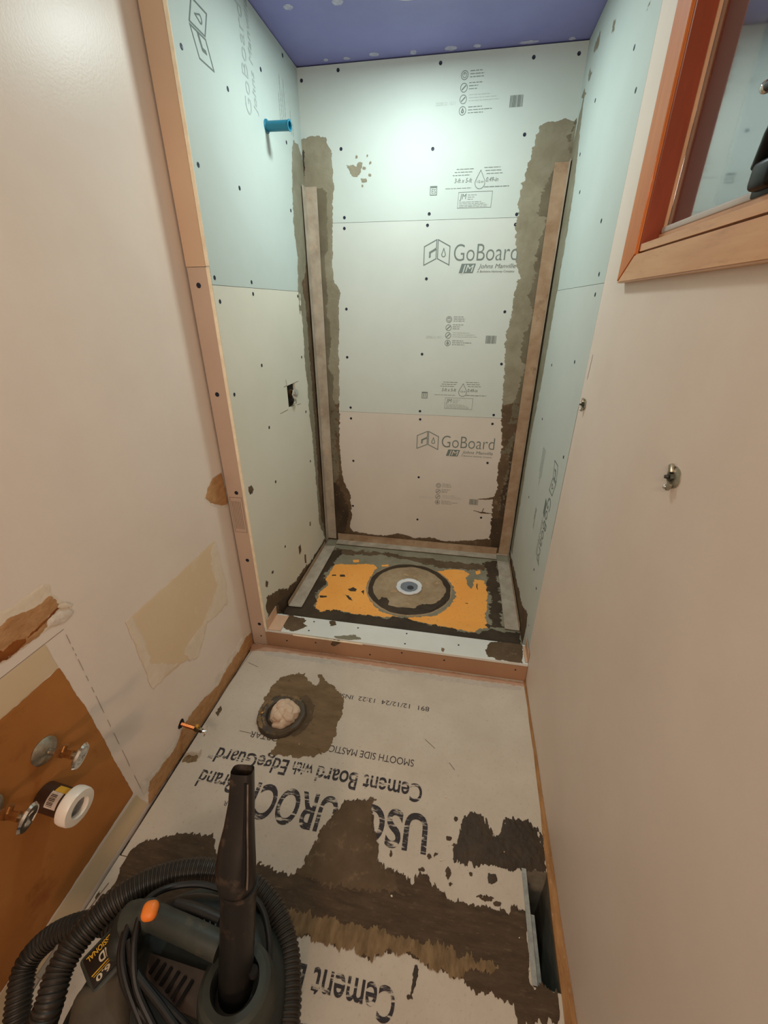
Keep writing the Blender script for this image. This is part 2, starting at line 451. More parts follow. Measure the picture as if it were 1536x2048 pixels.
# thin factory edge band along the left of the near and far boards
p = Print(); p.line([(-0.898,1.366),(-0.91,1.105),(-0.917,0.759),(-0.908,0.562)], 0.0025); p.line([(-0.891,0.454),(-0.903,0.377)], 0.003)
p.build('edge_line', 'F', M_inkb, cb1)
smear('residue', 'F', [[(-0.922,1.423),(-0.775,1.427),(-0.568,1.424),(-0.175,1.415),(0.103,1.416),(0.376,1.415),(0.374,1.395),(0.103,1.39),(-0.171,1.389),(-0.558,1.392),(-0.76,1.392),(-0.908,1.375)]], mat('pink_residue', C(196,158,132), 0.85, C(182,146,122), 20), floor, amp=0.006, freq=(60,90), seed=3, h=0.0008, clip=(-0.915,1.2,0.372,1.4262))
smear('residue', 'F', [[(-0.838,1.38),(-0.555,1.385),(-0.17,1.382),(0.103,1.383),(0.356,1.385),(0.354,1.367),(0.103,1.363),(-0.167,1.361),(-0.548,1.361),(-0.83,1.363)]], mat('grey_residue', C(184,176,164), 0.85, C(196,188,176), 30), floor, amp=0.007, freq=(70,60), seed=4, h=0.0006, clip=(-0.9,1.2,0.372,1.42))
smear('rust_mark', 'F', [[(-0.905,0.837),(-0.856,0.853),(-0.847,0.828),(-0.901,0.815)]], M_thin, floor, amp=0.006, freq=(70,70), seed=2, h=0.0006)

# walls
bm = NB(); box(bm, -1.04, XL, -1.35, 2.52, -0.05, ZC)
wall_left = struct(obj('wall_left', bm, M_paint, smooth=False))
# right wall, with the window opening
WY0, WY1, WZ0, WZ1 = 0.42, 1.20, 1.607, 2.25
YJ = 1.4750
bm = NB()
box(bm, XR, 0.50, -1.35, WY0, -0.05, ZC); box(bm, XR, 0.50, WY1, YJ, -0.05, ZC)
box(bm, XR, 0.50, WY0, WY1, -0.05, WZ0); box(bm, XR, 0.50, WY0, WY1, WZ1, ZC)
box(bm, XR + 0.013, 0.50, YJ, 2.52, -0.05, ZC)
wall_right = struct(obj('wall_right', bm, M_paint_r, smooth=False))
bm = NB(); box(bm, -0.90, 0.50, YB + 0.013, 2.52, -0.05, ZC)
wall_back = struct(obj('wall_back', bm, M_core, smooth=False))
bm = NB(); box(bm, -0.903, XN - 0.013, YS + 0.013, 2.52, -0.012, ZC)
wall_stub = struct(obj('wall_stub', bm, M_core, smooth=False))
# wall behind the camera with the doorway the warm light comes through
bm = NB()
box(bm, -1.04, -0.62, -1.45, -1.35, -0.05, ZC); box(bm, 0.30, 0.50, -1.45, -1.35, -0.05, ZC); box(bm, -0.62, 0.30, -1.45, -1.35, 2.04, ZC)
wall_front = struct(obj('wall_front', bm, M_paint_r, smooth=False))
bm = NB(); box(bm, -1.04, 0.50, YS - 0.03, 2.52, ZC, ZC + 0.08)
ceiling = struct(obj('ceiling', bm, M_ceil, smooth=False))
bm = NB(); box(bm, -1.04, 0.50, -1.45, YS - 0.03, ZC, ZC + 0.08)
ceiling2 = struct(obj('ceiling_room', bm, M_ceil2, smooth=False)); ceiling2.name = 'ceiling.001'
for i, (u, v) in enumerate([(-0.71,2.007),(-0.533,2.011),(-0.687,2.371),(-0.597,2.375),(-0.476,2.364),(-0.312,2.376),(-0.159,2.374),(-0.053,2.374),(0.15,2.383),(0.312,2.389)]):
    rx, ry = ((0.016, 0.016), (0.020, 0.018), (0.008, 0.012), (0.014, 0.012), (0.020, 0.016), (0.013, 0.018), (0.026, 0.018), (0.014, 0.012), (0.04, 0.012), (0.012, 0.012))[i]
    ell = [(u+rx*math.cos(t*math.pi/6), v+ry*math.sin(t*math.pi/6)) for t in range(12)]
    smear('spackle_dab', 'T', [ell], M_spack, ceiling, res=0.002, amp=0.004, freq=(120, 120), seed=i, h=0.0008)

# ------------------------------------------------------------------ tile backer boards
def panel_box(x0, x1, y0, y1, z0, z1):
    bm = NB(); box(bm, x0, x1, y0, y1, z0, z1); return bm
ZJ1, ZJ2, ZJS = 1.8613, 0.9337, 1.5575
bb_top = obj('backer_board', panel_box(XN, XR, YB, YB+0.0129, ZJ1+0.0008, ZC-0.004), M_bu, wall_back, smooth=False)
bb_mid = obj('backer_board', panel_box(XN, XR, YB, YB+0.0129, ZJ2+0.0006, ZJ1-0.0006), M_bm, wall_back, smooth=False)
bb_low = obj('backer_board', panel_box(XN, XR, YB, YB+0.0129, 0.0, ZJ2-0.0006), M_bl, wall_back, smooth=False)
bs_up = obj('backer_board', panel_box(XN-0.0129, XN, YS+0.0005, YB, ZJS+0.0007, ZC-0.003), M_bu, wall_stub, smooth=False)
# lower side panel has the valve cut-out
HY0, HY1, HZ0, HZ1 = 1.950, 2.055, 1.043, 1.150
bm = NB(); a_, b_ = YS+0.0005, YB
box(bm, XN-0.0129, XN, a_, HY0, 0.0, ZJS-0.0007); box(bm, XN-0.0129, XN, HY1, b_, 0.0, ZJS-0.0007)
box(bm, XN-0.0129, XN, HY0, HY1, 0.0, HZ0); box(bm, XN-0.0129, XN, HY0, HY1, HZ1, ZJS-0.0007)
bs_low = obj('backer_board', bm, M_bside, wall_stub, smooth=False)
bm = NB(); box(bm, XN-0.0127, XN-0.0123, HY0-0.004, HY1+0.004, HZ0-0.004, HZ1+0.004)
obj('dark_cavity', bm, M_black, bs_low, smooth=False)
ZJF = 1.6085
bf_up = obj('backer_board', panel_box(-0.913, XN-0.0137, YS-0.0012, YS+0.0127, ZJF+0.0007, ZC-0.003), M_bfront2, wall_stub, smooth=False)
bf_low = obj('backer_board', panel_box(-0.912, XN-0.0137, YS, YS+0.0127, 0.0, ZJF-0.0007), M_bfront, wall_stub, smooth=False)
# pale cut edges of the side panels
bm = NB(); rbox(bm, Vector((XN-0.0062, YS-0.0008, (ZJF+ZC)/2)), (0.0124, 0.004, ZC-ZJF-0.004), 0.0012, 2)
obj('board_edge', bm, M_foam, bs_up)
bm = NB(); rbox(bm, Vector((XN-0.0072, YS-0.0008, (0.11+ZJF)/2)), (0.0112, 0.004, ZJF-0.113), 0.0012, 2)
obj('board_edge', bm, M_foam, bs_low)
br_up = obj('backer_board', panel_box(XR, XR+0.0129, YJ+0.0015, YB, ZJS+0.0006, ZC-0.003), M_bu, wall_right, smooth=False)
br_low = obj('backer_board', panel_box(XR, XR+0.0129, YJ+0.0015, YB, 0.0, ZJS-0.0006), M_bm, wall_right, smooth=False)

# screws
def split(pts, z, hi, lo, z2=None, lo2=None, kind='B', **k):
    k.setdefault('r', 0.0072)
    screws(kind, [p for p in pts if p[1] > z], hi, **k)
    screws(kind, [p for p in pts if p[1] <= z and (z2 is None or p[1] > z2)], lo, **k)
    if z2 is not None: screws(kind, [p for p in pts if p[1] <= z2], lo2, **k)
split([(-0.643,2.412),(-0.812,2.389),(-0.2,2.405),(0.175,2.397),(0.348,2.396),(-0.642,2.145),(-0.218,2.126),(0.174,2.156),(-0.637,1.882),(-0.222,1.886),(0.18,1.873),(-0.639,1.838),(-0.228,1.841),(0.18,1.834),(-0.223,1.617)]
    + [(-0.643,1.479),(0.178,1.469),(-0.648,1.237),(-0.23,1.261),(0.192,1.22),(-0.638,0.958),(-0.229,0.954),(0.183,0.95),(-0.638,0.894),(-0.226,0.907),(0.182,0.9),(-0.632,0.629),(0.18,0.668),(-0.221,0.549),(-0.645,0.317),(0.18,0.307),(-0.218,0.257)],
    ZJ1, bb_top, bb_mid, ZJ2, bb_low)
split([(1.462,2.131),(1.71,2.129),(1.454,1.874),(1.707,1.868),(2.238,2.409),(1.998,2.28),(2.204,2.125),(2.191,1.882),(1.447,1.579),(1.711,1.577),(1.712,1.537),(1.458,1.509),(2.191,1.537)]
    + [(1.711,1.273),(1.458,1.201),(1.71,1.011),(2.177,1.257),(2.175,0.976),(1.465,0.8),(1.708,0.752),(2.182,0.69),(1.726,0.386),(1.554,0.343)], ZJS, bs_up, bs_low, kind='N')
split([(-0.876,2.111),(-0.873,1.872),(-0.874,1.638),(-0.88,1.556)] + [(-0.881,1.205),(-0.871,0.813),(-0.873,0.488),(-0.867,0.127)], ZJF, bf_up, bf_low, kind='S', r=0.0085)
split([(1.656,2.12),(1.553,2.0),(2.076,2.149),(1.652,1.733),(1.552,1.584),(1.55,1.529),(2.075,1.886),(2.2,2.03)] + [(1.645,1.321),(2.048,1.262),(2.053,1.021),(1.538,1.007),(2.056,0.618),(1.655,0.441),(1.552,0.413)], ZJS, br_up, br_low, kind='R', r=0.0065)

# ------------------------------------------------------------------ printing on the backer boards
def logo(P, text=True, fade=False):
    """origin at lower left of the folded-panel emblem; metres"""
    w = 0.0042
    P.line([(0,0),(0,0.078),(0.059,0.106),(0.059,0.072),(0.026,0.054),(0.026,0.033),(0.031,0.036),(0.031,0.052),(0.059,0.066),(0.059,0.027)], w, True)
    P.line([(0.066,0.106),(0.124,0.078),(0.124,0.0),(0.066,0.027)], w, True)
    P.drop(0.095, 0.044, 0.009, 0.026, 0.0036)
    if text:
        P.text('GoBoard', 0.145, 0.446, 0.016, 0.070, 0, -0.010)
        P.poly([(0.174,-0.036),(0.242,-0.036),(0.254,0.004),(0.186,0.004)])   # solid slanted mark, its letters are laid on top
        P.text('Johns Manville', 0.266, 0.443, -0.016, 0.018, 0.28, 0.0)
        P.text('A Berkshire Hathaway Company', 0.262, 0.440, -0.034, 0.009, 0.2, 0.0)
def lines(P, x, y, ws, dy, t=0.0022):
    for i, wd in enumerate(ws):
        yy = y-i*dy; xx = x; random.seed(int(abs(x*1000))+i*7+len(ws))
        while xx < x+wd:
            l = random.uniform(0.008, 0.022); P.rect(xx, min(xx+l, x+wd), yy, yy+t); xx += l+0.003
def icons(P, dz):
    x = -0.097
    for i, z in enumerate((2.361, 2.322, 2.285, 2.248)):
        z += dz; P.ring(x, z, 0.014, 0.0022)
        if i == 0: P.ring(x, z, 0.008, 0.0018, 12); P.rect(x-0.001, x+0.001, z, z+0.008)
        elif i == 3: P.drop(x, z-0.002, 0.004, 0.009, 0.004)
        else: P.line([(x-0.007, z-0.006), (x+0.007, z+0.006)], 0.004)
    lines(P, -0.074, 2.372+dz, (0.052, 0.058, 0.056), 0.0095); lines(P, -0.076, 2.335+dz, (0.054, 0.038, 0.034), 0.0095)
    lines(P, -0.074, 2.258+dz, (0.058, 0.100, 0.064), 0.0095)
def icons_faint(P, dz):
    lines(P, -0.074, 2.297+dz, (0.088, 0.115, 0.125), 0.0095)
    P.text('20200121 10:11', -0.212, -0.130, 2.270+dz, 0.011, 0, -0.01)
def barcode(P, dz):
    random.seed(5); x = 0.098
    while x < 0.150:
        w = random.choice((0.0012, 0.002, 0.003)); P.rect(x, x+w, 2.248+dz, 2.286+dz); x += w+random.choice((0.0012, 0.002))
def info(P, dz):
    # size line, drop, approval square and address box
    P.text('3-ft x 5-ft', -0.113, -0.034, 1.999+dz, 0.016, 0.2, 0.0); P.text('0.49-in', 0.028, 0.082, 1.999+dz, 0.016, 0.2, 0.0)
    P.drop(0.002, 1.996+dz, 0.022, 0.046, 0.0022); P.text('1/2-in', -0.012, 0.018, 1.996+dz, 0.009)
    for i in range(3):
        lines(P, -0.106-0.008*i, 2.047-0.0108*i+dz, (0.078,), 0.01); lines(P, 0.016+0.006*i, 2.049-0.0108*i+dz, (0.070,), 0.01)
    lines(P, -0.152, 1.978+dz, (0.118,), 0.01, 0.0018); lines(P, 0.022, 1.979+dz, (0.110,), 0.01, 0.0028)
    P.line([(-0.092,1.904+dz),(0.060,1.904+dz),(0.062,1.964+dz),(-0.090,1.964+dz)], 0.0014, True)
    P.text('JM', -0.085, -0.054, 1.938+dz, 0.020, 0.15, 0.0)
    lines(P, -0.048, 1.952+dz, (0.04, 0.03, 0.024), 0.008, 0.0014); lines(P, -0.085, 1.926+dz, (0.10, 0.118, 0.13, 0.13), 0.006, 0.0012)
    x, z = -0.2215, 1.958+dz
    P.line([(x,z),(x+0.030,z),(x+0.030,z+0.032),(x,z+0.032)], 0.003, True); P.text('ES', x+0.006, x+0.026, z+0.006, 0.016, 0, 0.0); P.rect(x+0.002, x+0.028, z+0.026, z+0.030)
for brd, dz, lg, inf in ((bb_top, 0, False, True), (bb_mid, -0.9285, True, True), (bb_low, -1.857, True, False)):
    P = Print(); icons(P, dz); P.build('printed_icons', 'B', M_ink, brd)
    P = Print(); icons_faint(P, dz); P.build('printed_date', 'B', M_inkf, brd)
    P = Print(); barcode(P, dz); P.build('printed_barcode', 'B', M_ink, brd)
    if inf:
        P = Print(); info(P, dz); P.build('printed_size_block', 'B', M_ink, brd)
    if lg:
        P = Print(); logo(P); P.build('printed_logo', 'B', M_ink, brd, o=(-0.239, 1.676 if dz > -1 else 0.733))
        P = Print(); P.text('JM', 0.184, 0.246, -0.031, 0.030, 0.25, 0.0); P.build('printed_mark', 'B', M_bm if dz > -1 else M_bl, brd, o=(-0.239, 1.676 if dz > -1 else 0.733), h=0.0012)
P = Print(); P.text('3-ft x 5-ft (1/2 in) 0.49-in', -0.108, 0.060, 0.083, 0.011, 0.1)
lines(P, -0.108, 0.108, (0.05,), 0.012); lines(P, 0.0, 0.108, (0.06,), 0.012)
P.build('printed_size_line', 'B', M_inkb, bb_low)
# side panels: the print runs vertically
P = Print(); logo(P, False); P.build('printed_logo', 'N', M_ink, bs_up, o=(1.631, 2.142), dx=(0, 1.0), dy=(-1.0, 0))
P = Print(); P.text('Johns Manville', 0, 0.30, 0.0, 0.026, 0.2, 0.0); P.text('GoBoard', -0.02, 0.26, 0.05, 0.045, 0, -0.01)
P.build('printed_text', 'N', M_inkf, bs_up, o=(1.93, 2.13), dx=(0, 1.0), dy=(-1.0, 0))
P = Print()
lines(P, 0.0, 0.0, (0.10, 0.16, 0.12, 0.16), 0.02, 0.004); lines(P, 0.0, -0.12, (0.08, 0.05), 0.02, 0.005)
P.build('printed_text', 'N', M_inkf, bs_up, o=(2.16, 2.17), dx=(0, 1.0), dy=(-1.0, 0))
P = Print(); logo(P); P.build('printed_logo', 'R', M_ink, br_low, o=(1.657, 0.953), dx=(0, -1.0), dy=(-0.82, 0))
P = Print(); lines(P, 0, 0, (0.13, 0.17, 0.15, 0.12), 0.018, 0.005); P.build('printed_text', 'R', M_inkf, br_low, o=(1.86, 0.93), dx=(0, -1), dy=(-1, 0))
P = Print(); lines(P, 0, 0, (0.10, 0.06), 0.016, 0.006); P.build('printed_text', 'R', M_ink, br_low, o=(1.83, 0.66), dx=(0, -1), dy=(-1, 0))
P = Print(); P.line([(-0.884,0.792),(-0.852,0.792),(-0.852,0.63),(-0.905,0.63),(-0.905,0.792)], 0.0016, True)
for i in range(6): P.rect(-0.898+i*0.007, -0.896+i*0.007, 0.645, 0.775)
P.build('printed_label', 'S', M_inkb, bf_low)

# ------------------------------------------------------------------ mortar on the shower walls
BC = (XN, 0.0, XR, 2.40)
smear('mortar_smear', 'B', [[(-0.853,2.197),(-0.821,2.191),(-0.773,2.197),(-0.711,2.195),(-0.706,2.162),(-0.689,2.141),(-0.685,2.096),(-0.684,2.013),(-0.697,1.873),(-0.705,1.79),(-0.709,1.616)] + [(-0.708,1.613),(-0.671,1.556),(-0.685,1.466),(-0.699,1.179),(-0.705,0.919),(-0.718,0.778),(-0.713,0.645),(-0.706,0.506),(-0.658,0.394),(-0.656,0.258),(-0.674,0.154),(-0.67,-0.026),(-0.952,-0.058)]],
      M_mort, wall_back, res=0.004, amp=0.007, freq=(45, 32), seed=1, clip=BC)
smear('mortar_smear', 'B', [[(0.377,2.198),(0.333,2.201),(0.255,2.19),(0.232,2.177),(0.223,2.133),(0.208,2.082),(0.187,1.965),(0.182,1.9),(0.183,1.816),(0.201,1.692),(0.233,1.609)] + [(0.22,1.616),(0.212,1.535),(0.208,1.489),(0.206,1.422),(0.198,1.324),(0.212,1.169),(0.224,1.005),(0.235,0.877),(0.256,0.744),(0.243,0.641),(0.251,0.522),(0.237,0.425),(0.268,0.079),(0.449,0.099)] + [(XR+0.01, 0.05), (XR+0.01, 2.25)]],
      M_mort, wall_back, res=0.004, amp=0.010, freq=(18, 60), seed=2, clip=BC)
smear('mortar_smear', 'B', [[(-0.797,-0.015),(-0.759,0.138),(-0.671,0.154),(-0.643,0.125),(-0.442,0.113),(-0.344,0.144),(-0.246,0.118),(-0.136,0.134),(-0.026,0.114),(0.093,0.13),(0.254,0.166),(0.311,0.176),(0.325,0.061),(-0.799,-0.066)]],
      M_mortm, wall_back, res=0.004, amp=0.007, freq=(40, 40), seed=3, h0=0.0008, clip=BC)
up_ = [[(-1.0, 1.02), (-0.7, 0.98), (-0.2, 1.05), (0.2, 1.0), (0.5, 1.1), (0.5, 3.0), (-1.0, 3.0)]]
smear('damp_mortar', 'B', [[(-0.858,1.14),(-0.699,1.179),(-0.705,0.919),(-0.718,0.778),(-0.713,0.645),(-0.706,0.506),(-0.658,0.394),(-0.656,0.258),(-0.674,0.154),(-0.67,-0.026),(-0.952,-0.058)]], M_mortm, wall_back, holes=up_, res=0.004, amp=0.010, freq=(45, 32), seed=1, h0=0.0009, clip=BC)
smear('damp_mortar', 'B', [[(0.212,1.169),(0.224,1.005),(0.235,0.877),(0.256,0.744),(0.243,0.641),(0.251,0.522),(0.237,0.425),(0.268,0.079),(0.449,0.099),(0.298,1.172)]], M_mortm, wall_back, holes=up_, res=0.004, amp=0.010, freq=(18, 60), seed=2, h0=0.0009, clip=BC)
# still damp strokes close to the strips
smear('damp_mortar', 'B', [[(-0.777,2.007),(-0.738,2.005),(-0.718,1.986),(-0.718,1.88),(-0.731,1.855),(-0.718,1.835),(-0.73,1.749),(-0.748,1.722),(-0.735,1.574),(-0.747,1.425)] + [(-0.736,1.661),(-0.742,1.466),(-0.733,1.331),(-0.756,1.189),(-0.729,1.121),(-0.741,1.003),(-0.705,0.919),(-0.73,0.725),(-0.717,0.645),(-0.727,0.505),(-0.773,0.414),(-0.825,0.483),(-0.846,1.141),(-0.84,1.662)]],
      M_dgrey, wall_back, res=0.004, amp=0.008, freq=(40, 25), seed=4, h0=0.0012, clip=BC)
smear('damp_mortar', 'B', [[(-0.762,0.502),(-0.71,0.419),(-0.675,0.348),(-0.667,0.257),(-0.693,0.144),(-0.677,-0.027),(-0.952,-0.058),(-0.852,0.496)]], M_wet, wall_back, res=0.004, amp=0.012, freq=(30, 30), seed=5, h0=0.0014, clip=BC)
smear('damp_mortar', 'B', [[(0.373,2.177),(0.344,2.142),(0.373,2.082),(0.373,2.056),(0.319,2.054),(0.301,2.024),(0.285,1.978),(0.271,1.93),(0.276,1.86),(0.311,1.851),(0.296,1.761),(0.287,1.69),(0.29,1.609)] + [(0.298,1.615),(0.27,1.544),(0.313,1.489),(0.304,1.413),(0.275,1.335),(0.286,1.234),(0.318,1.214),(0.28,1.063),(0.268,0.908),(0.308,0.899),(0.323,0.87),(0.277,0.831),(0.25,0.731),(0.299,0.709),(0.286,0.631),(0.273,0.47),(0.276,0.357),(0.387,0.367)] + [(XR-0.004, 0.6), (XR-0.004, 2.2)]],
      M_dgrey, wall_back, res=0.004, amp=0.014, freq=(14, 60), seed=6, h0=0.0012, clip=BC)
smear('damp_mortar', 'B', [[(0.265,0.926),(0.325,0.858),(0.287,0.758),(0.303,0.632),(0.275,0.47),(0.286,0.329),(0.238,0.31),(0.257,0.101),(0.436,0.105),(0.345,0.835)]], M_wet, wall_back, res=0.004, amp=0.012, freq=(16, 50), seed=7, h0=0.0015, clip=BC)
smear('mortar_spot', 'B', [[(-0.617,2.084),(-0.587,2.084),(-0.571,2.074),(-0.563,2.095),(-0.542,2.09),(-0.55,2.058),(-0.567,2.038),(-0.594,2.043)]], M_mort, bb_top, res=0.002, amp=0.004, freq=(90,90), seed=8)
smear('mortar_curl', 'B', [[(-0.835,2.147),(-0.817,2.155),(-0.82,2.091),(-0.826,2.023),(-0.839,2.021),(-0.836,2.098)]], M_wet, wall_back, res=0.002, amp=0.004, freq=(60,60), seed=90, h=0.004, h0=0.001, clip=BC)
for i, (u_, v_) in enumerate([(-0.518,2.116),(-0.504,2.089),(-0.508,2.044),(-0.544,2.005),(-0.57,2.112),(-0.534,2.07),(-0.572,2.059)]):
    smear('mortar_fleck', 'B', [[(u_+(0.004+0.002*(i%3))*math.cos(t*1.05), v_+0.006*math.sin(t*1.05)) for t in range(6)]], M_mort if i < 6 else M_mortm, bb_top, res=0.0015, amp=0.003, freq=(120,120), seed=91+i, h0=0.0008)
smear('mortar_spot', 'B', [[(-0.551,2.031),(-0.524,2.032),(-0.519,2.017),(-0.546,2.016)]], M_mort, bb_top, res=0.002, amp=0.003, freq=(90,90), seed=9)
smear('mortar_spot', 'B', [[(0.106,0.357),(0.177,0.346),(0.192,0.379),(0.183,0.349),(0.247,0.34),(0.178,0.337)]], M_mortm, bb_low, res=0.002, amp=0.003, freq=(90,90), seed=10)
smear('mortar_spot', 'B', [[(0.137,0.431),(0.21,0.444),(0.252,0.461),(0.26,0.444),(0.206,0.431)]], M_mortm, bb_low, res=0.002, amp=0.003, freq=(60,90), seed=11)
# shower left face
NC = (YS+0.003, 0.04, YB-0.001, 2.43)
smear('mortar_smear', 'N', [[(2.395,2.125),(2.351,2.154),(2.281,2.152),(2.243,2.033),(2.213,1.854),(2.228,1.701),(2.203,1.561),(2.204,1.431)] + [(2.223,1.569),(2.231,1.373),(2.219,1.202),(2.232,1.099),(2.227,0.94),(2.243,0.824),(2.248,0.643),(2.25,0.451),(2.252,0.246),(2.354,0.072)] + [(2.42, 0.1), (2.42, 2.0)]],
      M_mort, wall_stub, res=0.005, amp=0.010, freq=(20, 50), seed=12, clip=NC)
smear('damp_mortar', 'N', [[(2.255,1.587),(2.286,1.482),(2.29,1.173),(2.288,0.869),(2.28,0.504),(2.286,0.256),(2.371,0.047)] + [(2.41, 0.12), (2.41, 1.75)]], M_mortm, wall_stub, res=0.005, amp=0.014, freq=(15, 30), seed=13, h0=0.001, clip=NC)
smear('damp_mortar', 'N', [[(1.453,0.152),(1.44,0.221),(1.471,0.254),(1.587,0.215),(1.695,0.141),(1.817,0.112),(1.911,0.115),(2.058,0.088),(2.171,0.09),(2.334,0.084),(2.388,0.022),(2.115,0.008),(1.842,0.026),(1.663,0.016),(1.594,0.059),(1.505,0.095)]], M_mortm, wall_stub, res=0.004, amp=0.014, freq=(35, 35), seed=14, clip=NC)
smear('damp_mortar', 'N', [[(1.56,0.162),(1.791,0.07),(1.983,0.066),(2.161,0.044),(2.361,0.045),(2.385,0.007),(2.115,0.008),(1.842,0.026),(1.663,0.016),(1.613,0.031),(1.566,0.095)]], M_wet, wall_stub, res=0.004, amp=0.012, freq=(35, 35), seed=15, h0=0.0012, clip=NC)
for i, pts in enumerate(([(1.891,0.286),(1.924,0.285),(1.925,0.239),(1.893,0.233)], [(1.962,0.19),(1.984,0.183),(1.983,0.122),(1.958,0.132)], [(1.555,0.353),(1.57,0.343),(1.566,0.329),(1.547,0.342)], [(1.483,0.347),(1.502,0.323),(1.488,0.304),(1.471,0.32)], [(2.089,0.344),(2.108,0.334),(2.102,0.308),(2.083,0.318)], [(1.454,0.833),(1.483,0.826),(1.494,0.803),(1.477,0.788),(1.452,0.808)])):
    smear('mortar_spot', 'N', [pts], M_mortm, bs_low, res=0.002, amp=0.003, freq=(90, 90), seed=20+i)
# shower right face
RC = (YJ+0.004, 0.04, YB-0.001, 2.43)
smear('mortar_smear', 'R', [[(2.328,2.259),(2.293,2.134),(2.218,1.948),(2.204,1.793)] + [(2.224,1.309),(2.234,1.146),(2.278,0.934),(2.291,0.713),(2.277,0.473),(2.29,0.262),(2.278,0.137)] + [(2.42, 0.1), (2.42, 2.05)]], M_mort, wall_right, res=0.006, amp=0.012, freq=(20, 40), seed=30, clip=RC)
smear('damp_mortar', 'R', [[(2.367,0.102),(1.994,0.139),(1.757,0.16),(1.619,0.224),(1.553,0.21)] + [(1.61,0.216),(1.592,0.172),(1.601,0.053),(1.705,-0.006),(2.1,0.032),(2.323,0.042)]], M_mortm, wall_right, res=0.004, amp=0.012, freq=(30, 30), seed=31, clip=RC)
for i, pts in enumerate(([(1.602,2.166),(1.597,2.18),(1.57,2.17),(1.581,2.165)], [(1.997,2.282),(1.994,2.309),(1.966,2.304),(1.961,2.278)], [(2.273,2.342),(2.261,2.366),(2.199,2.376),(2.179,2.33)], [(2.377,2.257),(2.34,2.272),(2.283,2.235),(2.33,2.233)], [(2.314,2.298),(2.286,2.305),(2.233,2.278),(2.265,2.268)])):
    smear('mortar_spot', 'R', [pts], M_mort, br_up, res=0.003, amp=0.010, freq=(60, 60), seed=32+i, clip=RC)

# ------------------------------------------------------------------ shower pan, curb
pan = thing('shower_pan', 'orange waterproof shower pan smeared with dark mortar, round drain dish in its middle', 'shower pan', (-0.22, 1.98, 0.0))
DC = Vector((-0.208, 1.945, ZP))
bm = NB(); box(bm, XN+0.001, XR-0.001, 1.548, YB-0.001, -0.011, ZP); obj('tray', bm, M_orange, pan, smooth=False)
PC = (XN+0.002, 1.549, XR-0.002, YB-0.002)
OL = [(-0.688,2.104),(-0.459,2.147),(-0.426,2.108),(-0.449,2.006),(-0.451,1.905),(-0.412,1.81),(-0.361,1.737),(-0.326,1.71),(-0.226,1.692),(-0.298,1.678),(-0.382,1.671),(-0.469,1.671),(-0.538,1.683),(-0.611,1.669),(-0.64,1.656),(-0.674,1.674),(-0.694,1.749),(-0.7,1.821),(-0.667,1.885),(-0.702,1.939),(-0.7,2.035)]
OR_ = [(-0.064,2.141),(0.014,2.178),(0.099,2.182),(0.129,2.145),(0.109,2.099),(0.124,2.031),(0.141,1.999),(0.159,2.094),(0.217,2.098),(0.231,2.012),(0.226,1.866),(0.212,1.781),(0.224,1.69),(0.184,1.675),(0.154,1.648),(0.055,1.651),(-0.046,1.663),(-0.109,1.674),(-0.214,1.678),(-0.133,1.709),(-0.051,1.732),(-0.001,1.774),(0.038,1.849),(0.059,1.942),(0.026,2.033),(-0.006,2.088)]
ext = [(XN-0.02, 1.53), (XR+0.02, 1.53), (XR+0.02, 2.42), (XN-0.02, 2.42)]
smear('mortar_coat', 'P', [ext], M_mort, pan, holes=[OL, OR_], res=0.004, amp=0.009, freq=(32, 45), seed=40, h=0.0012, clip=PC)
smear('wet_mortar', 'P', [[(-0.906,1.543),(-0.792,2.12),(-0.742,2.265),(-0.677,2.277),(-0.698,2.114),(-0.72,1.977),(-0.684,1.902),(-0.711,1.819),(-0.688,1.697),(-0.64,1.656),(-0.496,1.691),(-0.381,1.663),(-0.225,1.684),(-0.108,1.671),(0.055,1.647),(0.174,1.644),(0.224,1.683),(0.293,1.68),(0.381,1.689),(0.38,1.592),(-0.194,1.541)]], M_wet, pan, holes=[OL, OR_], res=0.004, amp=0.018, freq=(26, 34), seed=41, h0=0.0012, clip=PC)
smear('wet_mortar', 'P', [[(-0.733,2.28),(-0.436,2.296),(-0.169,2.271),(0.222,2.261),(0.226,2.195),(0.148,2.191),(-0.035,2.18),(-0.269,2.241),(-0.429,2.26),(-0.66,2.217)]], M_mortm, pan, holes=[OL, OR_], res=0.004, amp=0.020, freq=(24, 40), seed=42, h0=0.0011, clip=PC)
smear('wet_mortar', 'P', [[(0.217,2.307),(0.305,2.323),(0.303,1.69),(0.224,1.683),(0.24,1.818),(0.233,2.051),(0.237,2.175)]], M_wet, pan, holes=[OL, OR_], res=0.004, amp=0.026, freq=(24, 30), seed=43, h0=0.0011, clip=PC)
for i, pts in enumerate(([(-0.549,1.872),(-0.526,1.895),(-0.501,1.881),(-0.502,1.858),(-0.533,1.856)], [(-0.633,2.002),(-0.604,2.007),(-0.596,1.987),(-0.627,1.982)], [(-0.68,1.991),(-0.658,1.999),(-0.65,1.986),(-0.676,1.979)], [(-0.553,1.82),(-0.528,1.815),(-0.496,1.776),(-0.519,1.781)], [(-0.471,1.863),(-0.456,1.881),(-0.449,1.839)], [(-0.689,1.786),(-0.65,1.793),(-0.644,1.78),(-0.68,1.769)], [(0.108,1.865),(0.124,1.873),(0.124,1.859)], [(0.169,2.02),(0.176,2.06),(0.178,2.002)], [(-0.594,2.169),(-0.565,2.181),(-0.558,2.159),(-0.587,2.149)])):
    o_ = smear('mortar_fleck', 'P', [pts], M_wet, pan, res=0.002, amp=0.003, freq=(90, 90), seed=44+i)
